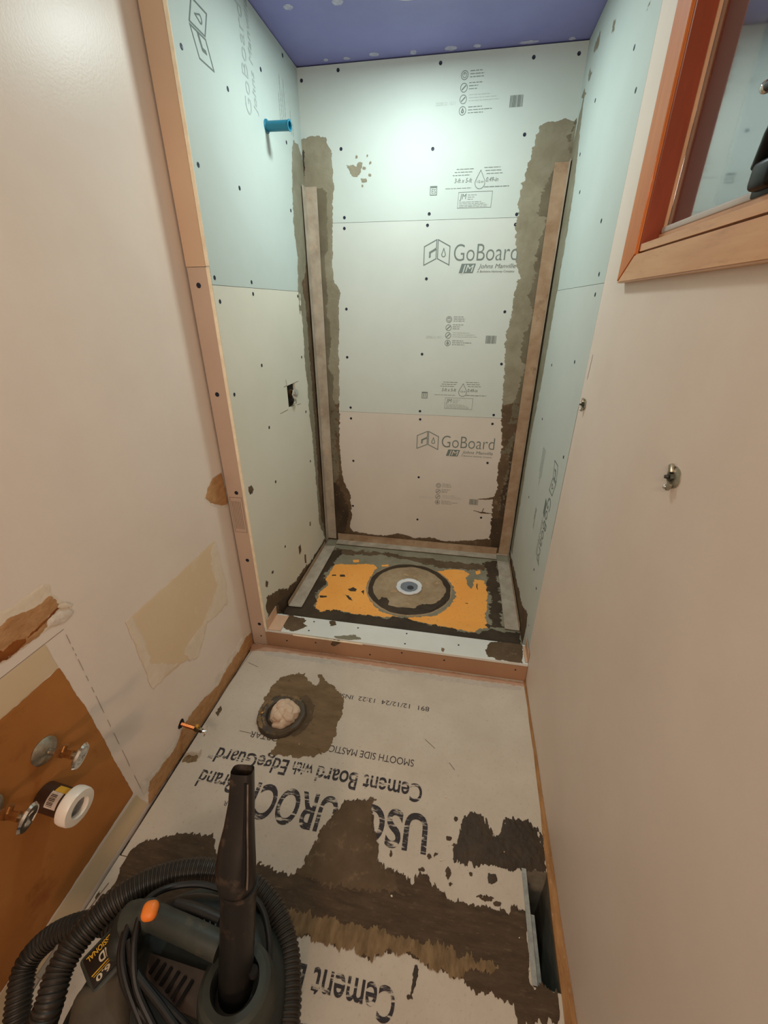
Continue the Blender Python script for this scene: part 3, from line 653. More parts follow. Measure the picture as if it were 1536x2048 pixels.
smear('bare_patch', 'P', [[(-0.408,2.145),(-0.366,2.162),(-0.359,2.14),(-0.398,2.128)]], M_orange, pan, res=0.002, amp=0.003, freq=(90,90), seed=60, h0=0.0022)
smear('bare_patch', 'P', [[(0.166,2.184),(0.196,2.2),(0.198,2.164),(0.171,2.146)]], M_orange, pan, res=0.002, amp=0.003, freq=(90,90), seed=61, h0=0.0022)
smear('bare_patch', 'P', [[(-0.594,2.169),(-0.558,2.182),(-0.551,2.151),(-0.586,2.144)]], M_orange, pan, res=0.002, amp=0.003, freq=(90,90), seed=62, h0=0.0022)
bm = NB(); lathe(bm, DC+Vector((0,0,0.0005)), (0,0,1), [(0,0.246),(0.0025,0.240),(0.003,0.232),(0.0012,0.226),(0.0008,0.219),(0.0035,0.213),(0.006,0.200),(0.0065,0.160),(0.0055,0.10),(0.0045,0.085),(0.0045,0.0)], 64)
obj('drain_dish', bm, M_dish, pan)
# dark ring of wet mortar in the groove
bm = NB(); n = 96; rs = []
for k in range(n):
    t = 2*math.pi*k/n; w1 = 0.205 + 0.010*fbm(np.array([math.cos(t)*3+9]), np.array([math.sin(t)*3]), 3)[0]; w0 = 0.236 + 0.008*fbm(np.array([math.cos(t)*4+3]), np.array([math.sin(t)*4]), 3)[0]
    if 4.2 < t < 5.9: w1 -= 0.020*math.sin((t-4.2)/1.7*math.pi)
    rs.append([DC+Vector((math.cos(t)*w0, math.sin(t)*w0, 0.0042)), DC+Vector((math.cos(t)*(w0+w1)/2, math.sin(t)*(w0+w1)/2, 0.0068)), DC+Vector((math.cos(t)*w1, math.sin(t)*w1, 0.0075))])
vs = [[bm.verts.new(p_) for p_ in r_] for r_ in rs]
for k in range(n):
    for q in range(2): bm.faces.new((vs[k][q], vs[(k+1) % n][q], vs[(k+1) % n][q+1], vs[k][q+1]))
obj('mortar_ring', bm, M_wet, pan)
for i, pts in enumerate(([(-0.353,1.794),(-0.347,1.822),(-0.319,1.827),(-0.299,1.795),(-0.3,1.752),(-0.283,1.747),(-0.334,1.754)], [(-0.123,1.81),(-0.058,1.814),(-0.018,1.873),(0.006,1.951),(0.005,1.851),(-0.054,1.772),(-0.137,1.745),(-0.17,1.751)])):
    smear('wet_mortar', 'P', [pts], M_wet, pan, res=0.003, amp=0.008, freq=(50, 50), seed=70+i, h0=0.0076)
drain = thing('shower_drain', 'pale grey notched plastic drain collar in the middle of the round dish', 'drain', DC)
bm = NB(); lathe(bm, DC, (0,0,1), [(0.0072,0.050),(0.0072,0.074),(0.013,0.075),(0.016,0.072),(0.016,0.056),(0.012,0.050),(0.008,0.050)], 64, cap=False, jag=lambda t: 1.0 - (0.04 if math.cos(6*t) > 0.8 else 0))
obj('collar', bm, M_pvc, drain)
bm = NB(); lathe(bm, DC, (0,0,1), [(0.012,0.0505),(-0.004,0.050),(-0.006,0.040),(-0.03,0.038)], 48, cap=False); obj('inner_sleeve', bm, M_pvcd, drain)
bm = NB(); lathe(bm, DC, (0,0,1), [(0.0078,0.049),(0.0088,0.049)], 40); o_ = obj('sump_plate', bm, M_pvcd, drain)
bm = NB(); lathe(bm, DC+Vector((0.008,-0.006,0)), (0,0,1), [(0.0089,0.019),(0.0096,0.019)], 32); obj('pipe_opening', bm, mat('dark_pipe', C(52,58,64), 0.6), drain)

curb = thing('shower_curb', 'low shower curb with white board top, front board tinted with warm shade and mortar blotches', 'curb', (-0.22, 1.49, 0.0))
bm = NB(); box(bm, -0.905, XR-0.002, YS+0.012, 1.5475, -0.0115, ZK-0.0125); obj('core', bm, M_core, curb, smooth=False)
bm = NB(); box(bm, -0.830, XR-0.0015, YS+0.0015, 1.5475, ZK-0.0122, ZK); obj('top_board', bm, mat('curb_board', C(222,225,222), 0.6, C(214,217,213), 6, bump=0.05, spec=0.3), curb, smooth=False)
bm = NB(); box(bm, -0.8425, XR-0.0015, YS, YS+0.0115, -0.0115, ZK-0.0135); ctop = obj('front_board', bm, mat('curb_front_warm_shade', C(172,136,108), 0.65, C(162,126,98), 4, bump=0.05, spec=0.3), curb, smooth=False)  # board colour browned to carry the warm shade on the curb front
bm = NB(); tube(bm, [Vector((a, YS-0.0002, ZK-0.010)) for a in (-0.70, -0.5, -0.36)], 0.0035, 8); obj('edge_strip', bm, M_foam, curb)
screws('C', [(-0.628,1.523),(-0.632,1.458),(-0.404,1.519),(-0.167,1.523),(-0.166,1.455),(0.078,1.492)], curb)
screws('S', [(-0.868,0.053),(-0.736,0.045),(-0.59,0.057),(-0.326,0.028),(-0.176,0.067),(0.018,0.057),(0.33,0.058)], curb)
CC = (XN+0.002, YS+0.004, XR-0.004, 1.547)
for i, (pts, mt_) in enumerate((([(-0.777,1.537),(-0.763,1.548),(-0.683,1.538),(-0.67,1.522),(-0.673,1.505),(-0.644,1.49),(-0.663,1.463),(-0.706,1.443),(-0.744,1.446),(-0.767,1.467)], M_mortm),
        ([(0.217,1.531),(0.306,1.56),(0.364,1.551),(0.359,1.427),(0.329,1.427),(0.261,1.43),(0.21,1.447),(0.198,1.482)], M_mortm),
        ([(-0.558,1.542),(-0.527,1.543),(-0.516,1.52),(-0.538,1.509)], M_mortm), ([(-0.499,1.445),(-0.416,1.468),(-0.372,1.448),(-0.426,1.429),(-0.484,1.428)], M_mort), ([(0.003,1.459),(0.014,1.458),(0.014,1.433),(0.004,1.436)], M_thin))):
    smear('mortar_blotch', 'C', [pts], mt_, curb, res=0.003, amp=0.008, freq=(45, 45), seed=80+i, clip=CC)
smear('mortar_blotch', 'S', [[(-0.516,0.061),(-0.499,0.093),(-0.467,0.098),(-0.472,0.075),(-0.487,0.057),(-0.505,0.047)]], M_mortm, curb, res=0.002, amp=0.005, freq=(60,60), seed=86)

# ------------------------------------------------------------------ L-shaped corner strips
SG = 'dusty L shaped corner strips'
def lstrip(label, p0, p1, n1, n2, w1, w2, mt_a, mt_b, gap=0.004, bow=0.0, nseg=24, seed=0):
    """strip from p0 to p1 along a corner; n1, n2: directions in which its two flanges run; each stands gap off the faces"""
    root = thing('corner_strip', label, 'corner strip', p0, SG)
    p0 = Vector(p0); p1 = Vector(p1); n1 = Vector(n1); n2 = Vector(n2); th = 0.0022
    random.seed(seed)
    wob = [random.uniform(-1, 1) for _ in range(nseg+1)]
    def flange(name, a, b, w, mt_):
        bm = NB(); rs = []
        for i in range(nseg+1):
            t = i/nseg; c = p0.lerp(p1, t) + (n1+n2)*gap
            bw = bow*math.sin(math.pi*t) + 0.0006*wob[i]
            e0 = c; e1 = c + a*w*(1+0.012*wob[i]) + b*(bw+0.002)
            e1b = c + a*w*0.5 + b*(bw*0.4)
            rs.append([e0, e1b, e1, e1+b*th, e1b+b*th, e0+b*th+a*th*0.5])
        rings(bm, rs)
        bmesh.ops.recalc_face_normals(bm, faces=bm.faces)
        obj(name, bm, mt_, root)
    flange('wide_flange', n1, n2, w1, mt_a); flange('side_flange', n2, n1, w2, mt_b)
    return root
lstrip('tall dusty L strip standing in the back left corner of the shower', (XN+0.0005, YB-0.0005, 0.062), (XN+0.0005, YB-0.0005, 2.008), (1,0,0), (0,-1,0), 0.058, 0.055, M_strip, M_strip, 0.005, 0.004, seed=1)
lstrip('tall dusty L strip leaning in the back right corner of the shower', (XR-0.0005, YB-0.0005, 0.062), (XR-0.0005, YB-0.0005, 2.054), (-1,0,0), (0,-1,0), 0.060, 0.05, M_strip2, M_strip, 0.005, 0.005, seed=2)
lstrip('dusty L strip lying along the left edge of the shower pan', (XN+0.004, 1.662, ZP+0.002), (XN+0.004, 2.30, ZP+0.002), (1,0,0), (0,0,1), 0.074, 0.030, M_strip, M_strip2, 0.005, 0.0, seed=3)
lstrip('dusty L strip lying along the right edge of the shower pan', (XR-0.001, 1.69, ZP+0.002), (XR-0.001, 2.315, ZP+0.002), (-1,0,0), (0,0,1), 0.072, 0.030, M_strip, M_strip2, 0.004, 0.0, seed=4)
lstrip('dusty L strip along the back edge of the shower pan, under the back wall', (-0.755, YB-0.002, ZP+0.001), (0.30, YB-0.002, ZP+0.001), (0,-1,0), (0,0,1), 0.060, 0.052, M_strip, M_strip2, 0.005, 0.0, seed=5)
M_scrap = mat('pinkish_strip', C(214,180,152), 0.65, C(200,164,136), 12, bump=0.1, spec=0.3)
lstrip('short pinkish L strip on the left end of the shower curb', (XN+0.0008, YS+0.001, ZK+0.0008), (XN+0.0008, 1.535, ZK+0.0008), (1,0,0), (0,0,1), 0.066, 0.058, M_scrap, M_scrap, 0.001, 0.0, 6, seed=6)
lstrip('short pinkish L strip on the right end of the shower curb', (XR-0.0008, YS+0.012, ZK+0.0008), (XR-0.0008, 1.535, ZK+0.0008), (-1,0,0), (0,0,1), 0.012, 0.055, M_scrap, M_scrap, 0.001, 0.0, 6, seed=7)

# ------------------------------------------------------------------ shower plumbing
root = thing('shower_arm_stub', 'teal plastic pipe stub sticking out of the shower left wall near the ceiling', 'pipe', (XN, 2.0, 2.118))
a_ = Vector((XN, 2.0, 2.119)); b_ = Vector((-0.732, 1.99, 2.114))
bm = NB(); lathe(bm, a_, b_-a_, [(0.0,0.022),(0.004,0.022),(0.006,0.0165),(0.096,0.0165),(0.098,0.0185),(0.101,0.0185),(0.101,0.013),(0.08,0.012)], 24, cap=False); obj('pipe', bm, M_teal, root)
bm = NB(); lathe(bm, a_, b_-a_, [(0.082,0.0125),(0.083,0.0125)], 20); obj('bore', bm, mat('dark_teal', C(12,60,84), 0.5), root)
root = thing('shower_valve', 'brass shower valve body with chrome star cap in a square wall cut-out', 'valve', (XN-0.012, 1.99, 1.10))
a_ = Vector((XN-0.0118, 2.012, 1.103))
bm = NB(); lathe(bm, a_, (1,-0.35,0), [(0.0,0.021),(0.022,0.021),(0.024,0.018)], 24); obj('valve_body', bm, M_brass, root)
bm = NB(); lathe(bm, a_+Vector((0.0225,-0.0079,0)), (1,-0.35,0), [(0,0.024),(0.008,0.0245),(0.012,0.022),(0.012,0.012),(0.020,0.010),(0.022,0.006)], 24, jag=lambda t: 1+0.06*math.cos(8*t)); obj('star_cap', bm, M_chrome, root)
bm = NB(); rbox(bm, Vector((XN+0.002, 2.02, 1.058)), (0.016, 0.03, 0.014), 0.003); obj('stop_screw', bm, M_chrome, root)
P = Print()
for l in ([(1.842,1.042),(1.933,1.04)], [(2.058,1.038),(2.108,1.034)], [(2.051,1.149),(2.097,1.149)], [(1.945,1.179),(1.95,1.154)], [(1.914,1.152),(1.95,1.152)]): P.line(l, 0.0022)
P.build('knife_cut', 'N', M_inkb, bs_low)

# copper supply stub near the floor on the left wall
root = thing('supply_stub', 'copper water supply stub with small valve low on the left wall', 'pipe', (XL, 0.883, 0.116))
a_ = Vector((XL, 0.883, 0.116)); b_ = Vector((-0.862, 0.888, 0.094))
bm = NB(); lathe(bm, a_, (1,0,0), [(0.0,0.017),(0.0012,0.017)], 14, jag=lambda t: 1+0.15*math.cos(3*t)); obj('wall_hole', bm, M_black, root)
bm = NB(); tube(bm, [a_, b_], 0.0072, 14); obj('copper_pipe', bm, M_copper, root)
d_ = (b_-a_).normalized()
bm = NB(); lathe(bm, b_-d_*0.012, d_, [(0,0.0095),(0.006,0.0100),(0.007,0.0115),(0.018,0.0115),(0.020,0.0095),(0.030,0.0095),(0.032,0.007)], 6); obj('valve_body', bm, mat('tarnished_brass', C(120,100,76), 0.4, C(80,66,50), 30, metal=1.0), root)
bm = NB(); lathe(bm, b_+Vector((0.002,0.002,0.006)), (0,0,1), [(0,0.007),(0.010,0.007),(0.012,0.0055)], 12); obj('outlet', bm, mat('yellow_brass', C(226,178,80), 0.3, metal=1.0), root)
bm = NB(); lathe(bm, b_+d_*0.022, (1,0.25,-0.4), [(-0.002,0.005),(0.006,0.005),(0.007,0.015),(0.011,0.016),(0.014,0.009)], 18, jag=lambda t: 1+0.22*math.cos(2*t)); obj('handle', bm, M_chrome, root)

def stop_valve(label, y, z):
    root = thing('shutoff_valve', label, 'valve', (XL, y, z), 'vanity shutoff valves')
    o = Vector((XL, y, z)); ax = Vector((1, 0.10, -0.10))
    bm = NB(); lathe(bm, o, (1,0,0), [(0.0,0.032),(0.004,0.033),(0.010,0.026),(0.016,0.012),(0.017,0.008)], 32); obj('escutcheon', bm, M_zinc, root)
    d = ax.normalized()
    bm = NB(); tube(bm, [o, o+d*0.045], 0.0075, 16); obj('pipe', bm, M_zinc, root)
    bm = NB(); lathe(bm, o+d*0.034, d, [(0,0.0115),(0.014,0.0115),(0.015,0.0095),(0.034,0.0095),(0.036,0.011),(0.040,0.011)], 6); obj('valve_body', bm, M_brass, root)
    bm = NB(); tube(bm, [o+d*0.046, o+d*0.046+Vector((0.004, 0.012, 0.016))], 0.0075, 12); obj('outlet', bm, M_brass, root)
    bm = NB(); tube(bm, [o+d*0.072, o+d*0.088], 0.005, 12); obj('stem', bm, M_zinc, root)
    bm = NB(); lathe(bm, o+d*0.084, Vector((1, 0.1, -0.25)), [(0.0,0.008),(0.002,0.022),(0.006,0.026),(0.011,0.023),(0.012,0.012),(0.009,0.006)], 28, jag=lambda t: 1+0.16*math.cos(2*t+1.2)); obj('handle', bm, M_chrome, root)
stop_valve('chrome shutoff valve above the white drain nut on the brown wall patch', 0.488, 0.540)
stop_valve('chrome shutoff valve left of the drain pipe at the picture edge', 0.352, 0.538)

root = thing('drain_pipe', 'black drain stub with white plastic nut and barcode sticker on brown wall', 'pipe', (XL, 0.447, 0.425))
a_ = Vector((XL, 0.447, 0.428)); b_ = Vector((-0.822, 0.444, 0.418)); d_ = (b_-a_).normalized()
bm = NB(); lathe(bm, a_, d_, [(0.0,0.032),(0.066,0.032),(0.068,0.036),(0.082,0.036)], 40); obj('pipe', bm, M_abs, root)
bm = NB(); lathe(bm, a_, d_, [(0.070,0.036),(0.071,0.0415),(0.079,0.043),(0.092,0.0425),(0.098,0.040),(0.099,0.024),(0.084,0.0225)], 48, cap=False, jag=lambda t: 1+0.018*max(0, math.cos(4*t))**6); obj('nut', bm, M_white, root)
bm = NB(); lathe(bm, a_, d_, [(0.086,0.0228),(0.087,0.0228)], 32); obj('bore', bm, mat('grey_bore', C(66,70,74), 0.4, C(150,150,150), 40), root)
def wrap(name, mt_, h0_, h1_, t0, t1, r, parent):
    d, a, b = frame(d_); bm = NB(); n_ = 10; rs = []
    for k in range(n_+1):
        t = t0+(t1-t0)*k/n_; q = math.cos(t)*a+math.sin(t)*b
        rs.append([a_+d*h0_+q*r, a_+d*h1_+q*r])
    v_ = [[bm.verts.new(p_) for p_ in r_] for r_ in rs]
    for k in range(n_): bm.faces.new((v_[k][0], v_[k+1][0], v_[k+1][1], v_[k][1]))
    return obj(name, bm, mt_, parent)
d, a, b = frame(d_)
def ang(v): v = Vector(v); return math.atan2(v.dot(b), v.dot(a))
t_c = ang((0.3, -0.45, 0.9))
st = wrap('sticker', M_sticker, 0.030, 0.060, t_c-0.55, t_c+0.55, 0.0324, root)
for k in range(9):
    wrap('sticker_bar', M_abs, 0.034, 0.050, t_c-0.42+k*0.09, t_c-0.42+k*0.09+(0.05 if k % 3 else 0.03), 0.0327, st)
wrap('yellow_tab', M_yellow, 0.034, 0.064, t_c+0.56 if ang((0,0.5,0.8)) > t_c else t_c-1.1, t_c+1.1 if ang((0,0.5,0.8)) > t_c else t_c-0.56, 0.0325, root)

# ------------------------------------------------------------------ left wall: patches where the vanity and trim came off
smear('unpainted_patch', 'L', [[(1.293,0.662),(1.292,0.562),(1.312,0.447),(1.293,0.362),(1.237,0.352),(1.146,0.371),(1.099,0.321),(1.058,0.289),(0.997,0.32),(0.952,0.34),(0.874,0.362),(0.825,0.372),(0.815,0.456),(0.811,0.568),(0.806,0.662),(0.915,0.663),(1.074,0.659)]], M_patch, wall_left, res=0.004, amp=0.004, freq=(50, 50), seed=100, h=0.0006)
smear('pale_skim', 'L', [[(1.293,0.662),(1.292,0.562),(1.312,0.447),(1.293,0.362),(1.237,0.352),(1.146,0.371),(1.099,0.321),(1.058,0.289),(0.997,0.32),(0.981,0.365),(1.022,0.393),(1.099,0.39),(1.182,0.423),(1.245,0.46),(1.247,0.543),(1.258,0.632)]], M_pale, wall_left, res=0.004, amp=0.018, freq=(18, 18), seed=101, h=0.0005, h0=0.0010)
smear('pale_skim', 'L', [[(0.806,0.662),(0.828,0.654),(0.843,0.573),(0.848,0.459),(0.946,0.351),(0.874,0.362),(0.825,0.372),(0.815,0.456),(0.811,0.568)]], M_pale, wall_left, res=0.004, amp=0.010, freq=(25, 25), seed=102, h=0.0005, h0=0.0010)
smear('torn_edge', 'L', [[(0.383,0.944),(0.539,0.922),(0.56,0.917),(0.631,0.92),(0.645,0.915),(0.652,0.908),(0.648,0.89),(0.654,0.87),(0.663,0.847),(0.68,0.828),(0.672,0.801),(0.645,0.801),(0.592,0.812),(0.55,0.81),(0.509,0.814),(0.338,0.84)]], M_pale, wall_left, res=0.003, amp=0.004, freq=(60, 60), seed=103, h=0.0008, clip=(0.28, 0.70, 0.74, 0.95))
smear('torn_paper', 'L', [[(0.372,0.918),(0.528,0.893),(0.547,0.895),(0.581,0.886),(0.619,0.879),(0.633,0.886),(0.646,0.883),(0.652,0.856),(0.654,0.843),(0.626,0.842),(0.61,0.837),(0.608,0.82),(0.58,0.813),(0.552,0.814),(0.531,0.816),(0.51,0.818),(0.346,0.857)]], M_torn, wall_left, res=0.003, amp=0.004, freq=(50, 60), seed=104, h=0.0012, h0=0.0012, clip=(0.28, 0.70, 0.74, 0.95))
smear('torn_paper_deep', 'L', [[(0.428,0.849),(0.507,0.843),(0.541,0.837),(0.56,0.828),(0.553,0.817),(0.531,0.816),(0.511,0.819),(0.422,0.836)]], M_tornd, wall_left, res=0.003, amp=0.006, freq=(50, 80), seed=105, h=0.0010, h0=0.0022, clip=(0.28, 0.70, 0.74, 0.95))
smear('torn_paper_deep', 'L', [[(0.561,0.831),(0.575,0.833),(0.608,0.838),(0.648,0.845),(0.649,0.842),(0.612,0.832),(0.58,0.826),(0.561,0.825)]], M_tornd, wall_left, res=0.002, amp=0.002, freq=(60, 80), seed=106, h=0.0008, h0=0.0022)
smear('plaster_chip', 'L', [[(0.611,0.831),(0.625,0.84),(0.646,0.833),(0.665,0.823),(0.676,0.81),(0.672,0.801),(0.645,0.801),(0.624,0.807),(0.609,0.816)]], M_plaster, wall_left, res=0.003, amp=0.004, freq=(60, 60), seed=107, h=0.0025, h0=0.0020)
smear('plaster_chip', 'L', [[(0.645,0.846),(0.653,0.851),(0.668,0.844),(0.679,0.826),(0.667,0.828),(0.657,0.833)]], M_pale, wall_left, res=0.002, amp=0.005, freq=(90, 90), seed=108, h=0.0025, h0=0.0024)
# bare drywall inside the old vanity outline
VY1 = 0.640
smear('bare_paper', 'L', [[(0.0,0.105),(0.30,0.100),(0.634,0.116),(0.612,0.55),(0.594,0.700),(0.0,0.697)]], M_brown, wall_left, res=0.006, amp=0.003, freq=(20, 20), seed=110, h=0.0003)
smear('bare_paper', 'L', [[(0.0,0.700),(0.594,0.702),(0.588,0.783),(0.0,0.787)]], M_tanpap, wall_left, res=0.006, amp=0.002, freq=(20, 20), seed=111, h=0.0003)
P = Print(); P.line([(0.0,0.789),(0.45,0.786),(0.640,0.783)], 0.0011); 
for (q0, q1) in ((0.765,0.735),(0.722,0.712),(0.70,0.692),(0.68,0.64),(0.62,0.60),(0.575,0.555),(0.54,0.47),(0.44,0.41),(0.38,0.33),(0.30,0.22),(0.17,0.10)):
    P.line([(0.640+0.03*(0.78-q0), q0), (0.640+0.03*(0.78-q1), q1)], 0.0010)
P.build('paint_crack', 'L', M_inkb, wall_left)
smear('bare_paper', 'L', [[(0.0,0.0),(0.66,0.012),(0.64,0.10),(0.30,0.097),(0.0,0.100)]], M_tanpap, wall_left, res=0.006, amp=0.002, freq=(20, 20), seed=112, h=0.0003)
# torn strip along the floor where the baseboard was
smear('torn_edge', 'L', [[(1.452,0.081),(1.357,0.113),(1.288,0.104),(1.184,0.106),(1.099,0.097),(1.077,0.071),(1.02,0.089),(0.977,0.102),(0.869,0.106),(0.853,0.09),(0.786,0.092),(0.745,0.079),(0.706,0.094),(0.665,0.115),(0.657,0.006),(1.41,-0.058)]], M_plaster, wall_left, res=0.003, amp=0.005, freq=(40, 60), seed=113, h=0.0010, clip=(0.62,-0.011,1.424,0.16))
smear('torn_paper', 'L', [[(1.443,0.062),(1.365,0.085),(1.293,0.068),(1.172,0.068),(1.111,0.053),(1.047,0.077),(0.998,0.095),(0.954,0.101),(0.9,0.103),(0.833,0.061),(0.769,0.071),(0.732,0.07),(0.692,0.079),(0.664,0.003),(1.41,-0.058)]], M_torn, wall_left, res=0.003, amp=0.007, freq=(40, 60), seed=114, h=0.0014, h0=0.0018, clip=(0.62,-0.011,1.424,0.16))
# torn flap by the stub wall
smear('torn_edge', 'L', [[(1.419,0.954),(1.374,0.919),(1.311,0.881),(1.285,0.851),(1.306,0.811),(1.354,0.778),(1.417,0.748),(1.432,0.757)]], M_plaster, wall_left, res=0.003, amp=0.002, freq=(60, 60), seed=115, h=0.0008, clip=(1.2,0.5,1.4265,0.9))
smear('torn_paper', 'L', [[(1.418,0.947),(1.378,0.915),(1.314,0.876),(1.291,0.847),(1.314,0.815),(1.362,0.783),(1.42,0.758),(1.429,0.766)]], M_torn, wall_left, res=0.003, amp=0.003, freq=(60, 60), seed=116, h=0.0012, h0=0.0014, clip=(1.2,0.5,1.4265,0.9))
# raw plate edge along the floor under the right wall
bm = NB(); v_ = []
for i in range(41):
    t = i/40; y = -1.3 + (1.425+1.3)*t
    w = np.interp(y, [-1.3, 0.47, 0.76, 1.0, 1.42], [0.026, 0.0255, 0.0185, 0.010, 0.007]) + 0.0012*math.sin(i*2.1)
    hh = 0.010 + 0.003*math.sin(i*1.3)
    v_.append([Vector((XR-w, y, -0.011)), Vector((XR-w, y, 0.001)), Vector((XR-w*0.5, y, 0.004+0.002*math.sin(i*1.7))), Vector((XR-0.0007, y, hh)), Vector((XR-0.0007, y, -0.011))])
rings(bm, v_); obj('bottom_plate', bm, M_wood, wall_right)
# board joint on the right wall is taped with a torn sliver
P = Print(); P.line([(1.436,1.364),(1.442,1.294)], 0.0025); P.build('paper_sliver', 'R', M_inkb, wall_right)
P = Print(); P.line([(YJ+0.0006, 0.70), (YJ+0.0006, 1.20)], 0.0022); P.build('paper_sliver', 'R', M_inkb, wall_right)

# ------------------------------------------------------------------ floor mortar and printing
FC = (-0.905, -0.2, 0.352, 1.42)
band = [(-0.899,0.424),(-0.868,0.458),(-0.885,0.491),(-0.888,0.539),(-0.835,0.583),(-0.747,0.607),(-0.664,0.623),(-0.63,0.591),(-0.593,0.55),(-0.523,0.57)] + [(-0.536,0.587),(-0.491,0.579),(-0.433,0.573),(-0.367,0.574),(-0.35,0.6),(-0.339,0.658),(-0.333,0.696),(-0.31,0.732),(-0.282,0.782)] + [(-0.274,0.795),(-0.177,0.817)] + [(-0.187,0.801),(-0.17,0.738),(-0.151,0.693),(-0.14,0.649),(-0.094,0.631),(-0.063,0.634),(-0.037,0.61),(-0.018,0.636),(-0.0,0.645),(0.026,0.634),(0.059,0.607),(0.095,0.594),(0.16,0.595),(0.213,0.601),(0.242,0.6),(0.266,0.612),(0.284,0.603),(0.288,0.528),(0.287,0.469),(0.35,0.476),(0.348,0.413),(0.245,0.394),(0.24,0.421),(0.224,0.431),(0.152,0.424),(0.132,0.43),(0.121,0.45),(0.1,0.442),(0.068,0.451),(0.035,0.449),(0.013,0.46),(-0.016,0.466),(-0.071,0.462),(-0.118,0.44),(-0.177,0.447),(-0.224,0.451),(-0.295,0.45),(-0.332,0.452),(-0.375,0.44)] + [(-0.451,0.34),(-0.784,0.316)]
smear('mortar_band', 'F', [band], M_band, floor, holes=[[(DX0+0.004,DY0+0.004),(0.40,DY0+0.004),(0.40,DY1),(DX0+0.004,DY1)]], res=0.0024, amp=0.013, freq=(75, 17), seed=120, h=0.002, clip=FC)
tri = [(-0.366,0.575),(-0.35,0.6),(-0.339,0.658),(-0.333,0.696),(-0.31,0.732),(-0.282,0.782)] + [(-0.274,0.795),(-0.177,0.817)] + [(-0.187,0.801),(-0.17,0.738),(-0.151,0.693),(-0.136,0.645),(-0.08,0.623),(-0.062,0.585),(-0.271,0.562)]
smear('mortar_smear', 'F', [tri], M_mortm, floor, res=0.003, amp=0.014, freq=(110, 26), seed=125, h=0.0015, h0=0.0022, clip=FC)
smear('thin_mortar', 'F', [[(-0.371,0.495),(-0.3,0.498),(-0.237,0.492),(-0.13,0.494),(-0.014,0.497),(0.099,0.491),(0.206,0.485),(0.211,0.474),(0.142,0.461),(0.1,0.44),(0.068,0.448),(0.024,0.451),(-0.015,0.462),(-0.071,0.46),(-0.117,0.437),(-0.176,0.444),(-0.223,0.447),(-0.294,0.447),(-0.331,0.449)]], M_thin, floor, res=0.0024, amp=0.014, freq=(80, 20), seed=121, h=0.0015, h0=0.0022, clip=FC)
smear('mortar_smear', 'F', [[(0.103,0.795),(0.12,0.818),(0.144,0.831),(0.166,0.832),(0.185,0.828),(0.198,0.799),(0.214,0.781),(0.231,0.787),(0.254,0.834),(0.275,0.845),(0.302,0.841),(0.329,0.839),(0.354,0.822),(0.363,0.793),(0.357,0.717),(0.3,0.704),(0.244,0.697),(0.206,0.696),(0.162,0.683),(0.143,0.688),(0.092,0.692),(0.082,0.718),(0.094,0.744),(0.109,0.765)]], M_wet, floor, res=0.0024, amp=0.013, freq=(70, 24), seed=122, h=0.004, clip=(-0.9,0,0.372,1.42))
random.seed(4)
for i, pts in enumerate([[(0.083,0.748),(0.081,0.752),(0.074,0.753),(0.067,0.75),(0.065,0.744),(0.068,0.74),(0.074,0.74),(0.081,0.743)],[(0.099,0.807),(0.097,0.811),(0.092,0.812),(0.087,0.809),(0.086,0.804),(0.088,0.8),(0.093,0.799),(0.097,0.802)],[(0.082,0.655),(0.079,0.666),(0.073,0.669),(0.067,0.663),(0.065,0.652),(0.068,0.641),(0.074,0.638),(0.08,0.643)],[(0.02,0.689),(0.018,0.692),(0.015,0.693),(0.011,0.691),(0.01,0.687),(0.012,0.683),(0.016,0.682),(0.019,0.685)],[(0.009,0.652),(0.005,0.655),(-0.004,0.655),(-0.013,0.652),(-0.016,0.647),(-0.012,0.644),(-0.003,0.645),(0.005,0.648)],[(-0.026,0.651),(-0.029,0.653),(-0.033,0.653),(-0.037,0.651),(-0.039,0.649),(-0.037,0.647),(-0.032,0.647),(-0.028,0.648)],[(-0.095,0.673),(-0.097,0.679),(-0.1,0.681),(-0.102,0.678),(-0.103,0.672),(-0.1,0.666),(-0.097,0.664),(-0.095,0.667)],[(0.215,0.669),(0.211,0.678),(0.201,0.681),(0.19,0.675),(0.185,0.663),(0.189,0.654),(0.199,0.652),(0.21,0.658)],[(0.205,0.619),(0.199,0.623),(0.185,0.623),(0.17,0.618),(0.164,0.612),(0.17,0.608),(0.184,0.609),(0.199,0.613)],[(0.17,0.619),(0.168,0.622),(0.161,0.622),(0.154,0.619),(0.151,0.615),(0.154,0.612),(0.161,0.612),(0.168,0.615)],[(0.099,0.733),(0.097,0.736),(0.091,0.736),(0.086,0.734),(0.083,0.73),(0.086,0.727),(0.091,0.727),(0.097,0.729)],[(0.001,0.391),(-0.002,0.394),(-0.007,0.394),(-0.012,0.392),(-0.013,0.389),(-0.011,0.386),(-0.006,0.386),(-0.001,0.388)],[(0.042,0.698),(0.04,0.701),(0.035,0.702),(0.031,0.699),(0.029,0.696),(0.031,0.693),(0.036,0.693),(0.04,0.695)],[(0.145,0.664),(0.144,0.668),(0.14,0.669),(0.137,0.667),(0.135,0.662),(0.137,0.658),(0.14,0.657),(0.144,0.659)],[(0.226,0.614),(0.222,0.616),(0.214,0.616),(0.206,0.613),(0.202,0.609),(0.205,0.606),(0.214,0.607),(0.222,0.61)],[(0.088,0.633),(0.086,0.636),(0.082,0.637),(0.078,0.634),(0.076,0.63),(0.078,0.627),(0.082,0.627),(0.086,0.629)]]):
    smear('mortar_spot', 'F', [pts], M_band if i != 7 else M_wet, floor, res=0.0025, amp=0.006, freq=(80, 60), seed=130+i, h=0.0015, clip=(-0.9,0,0.37,1.42))
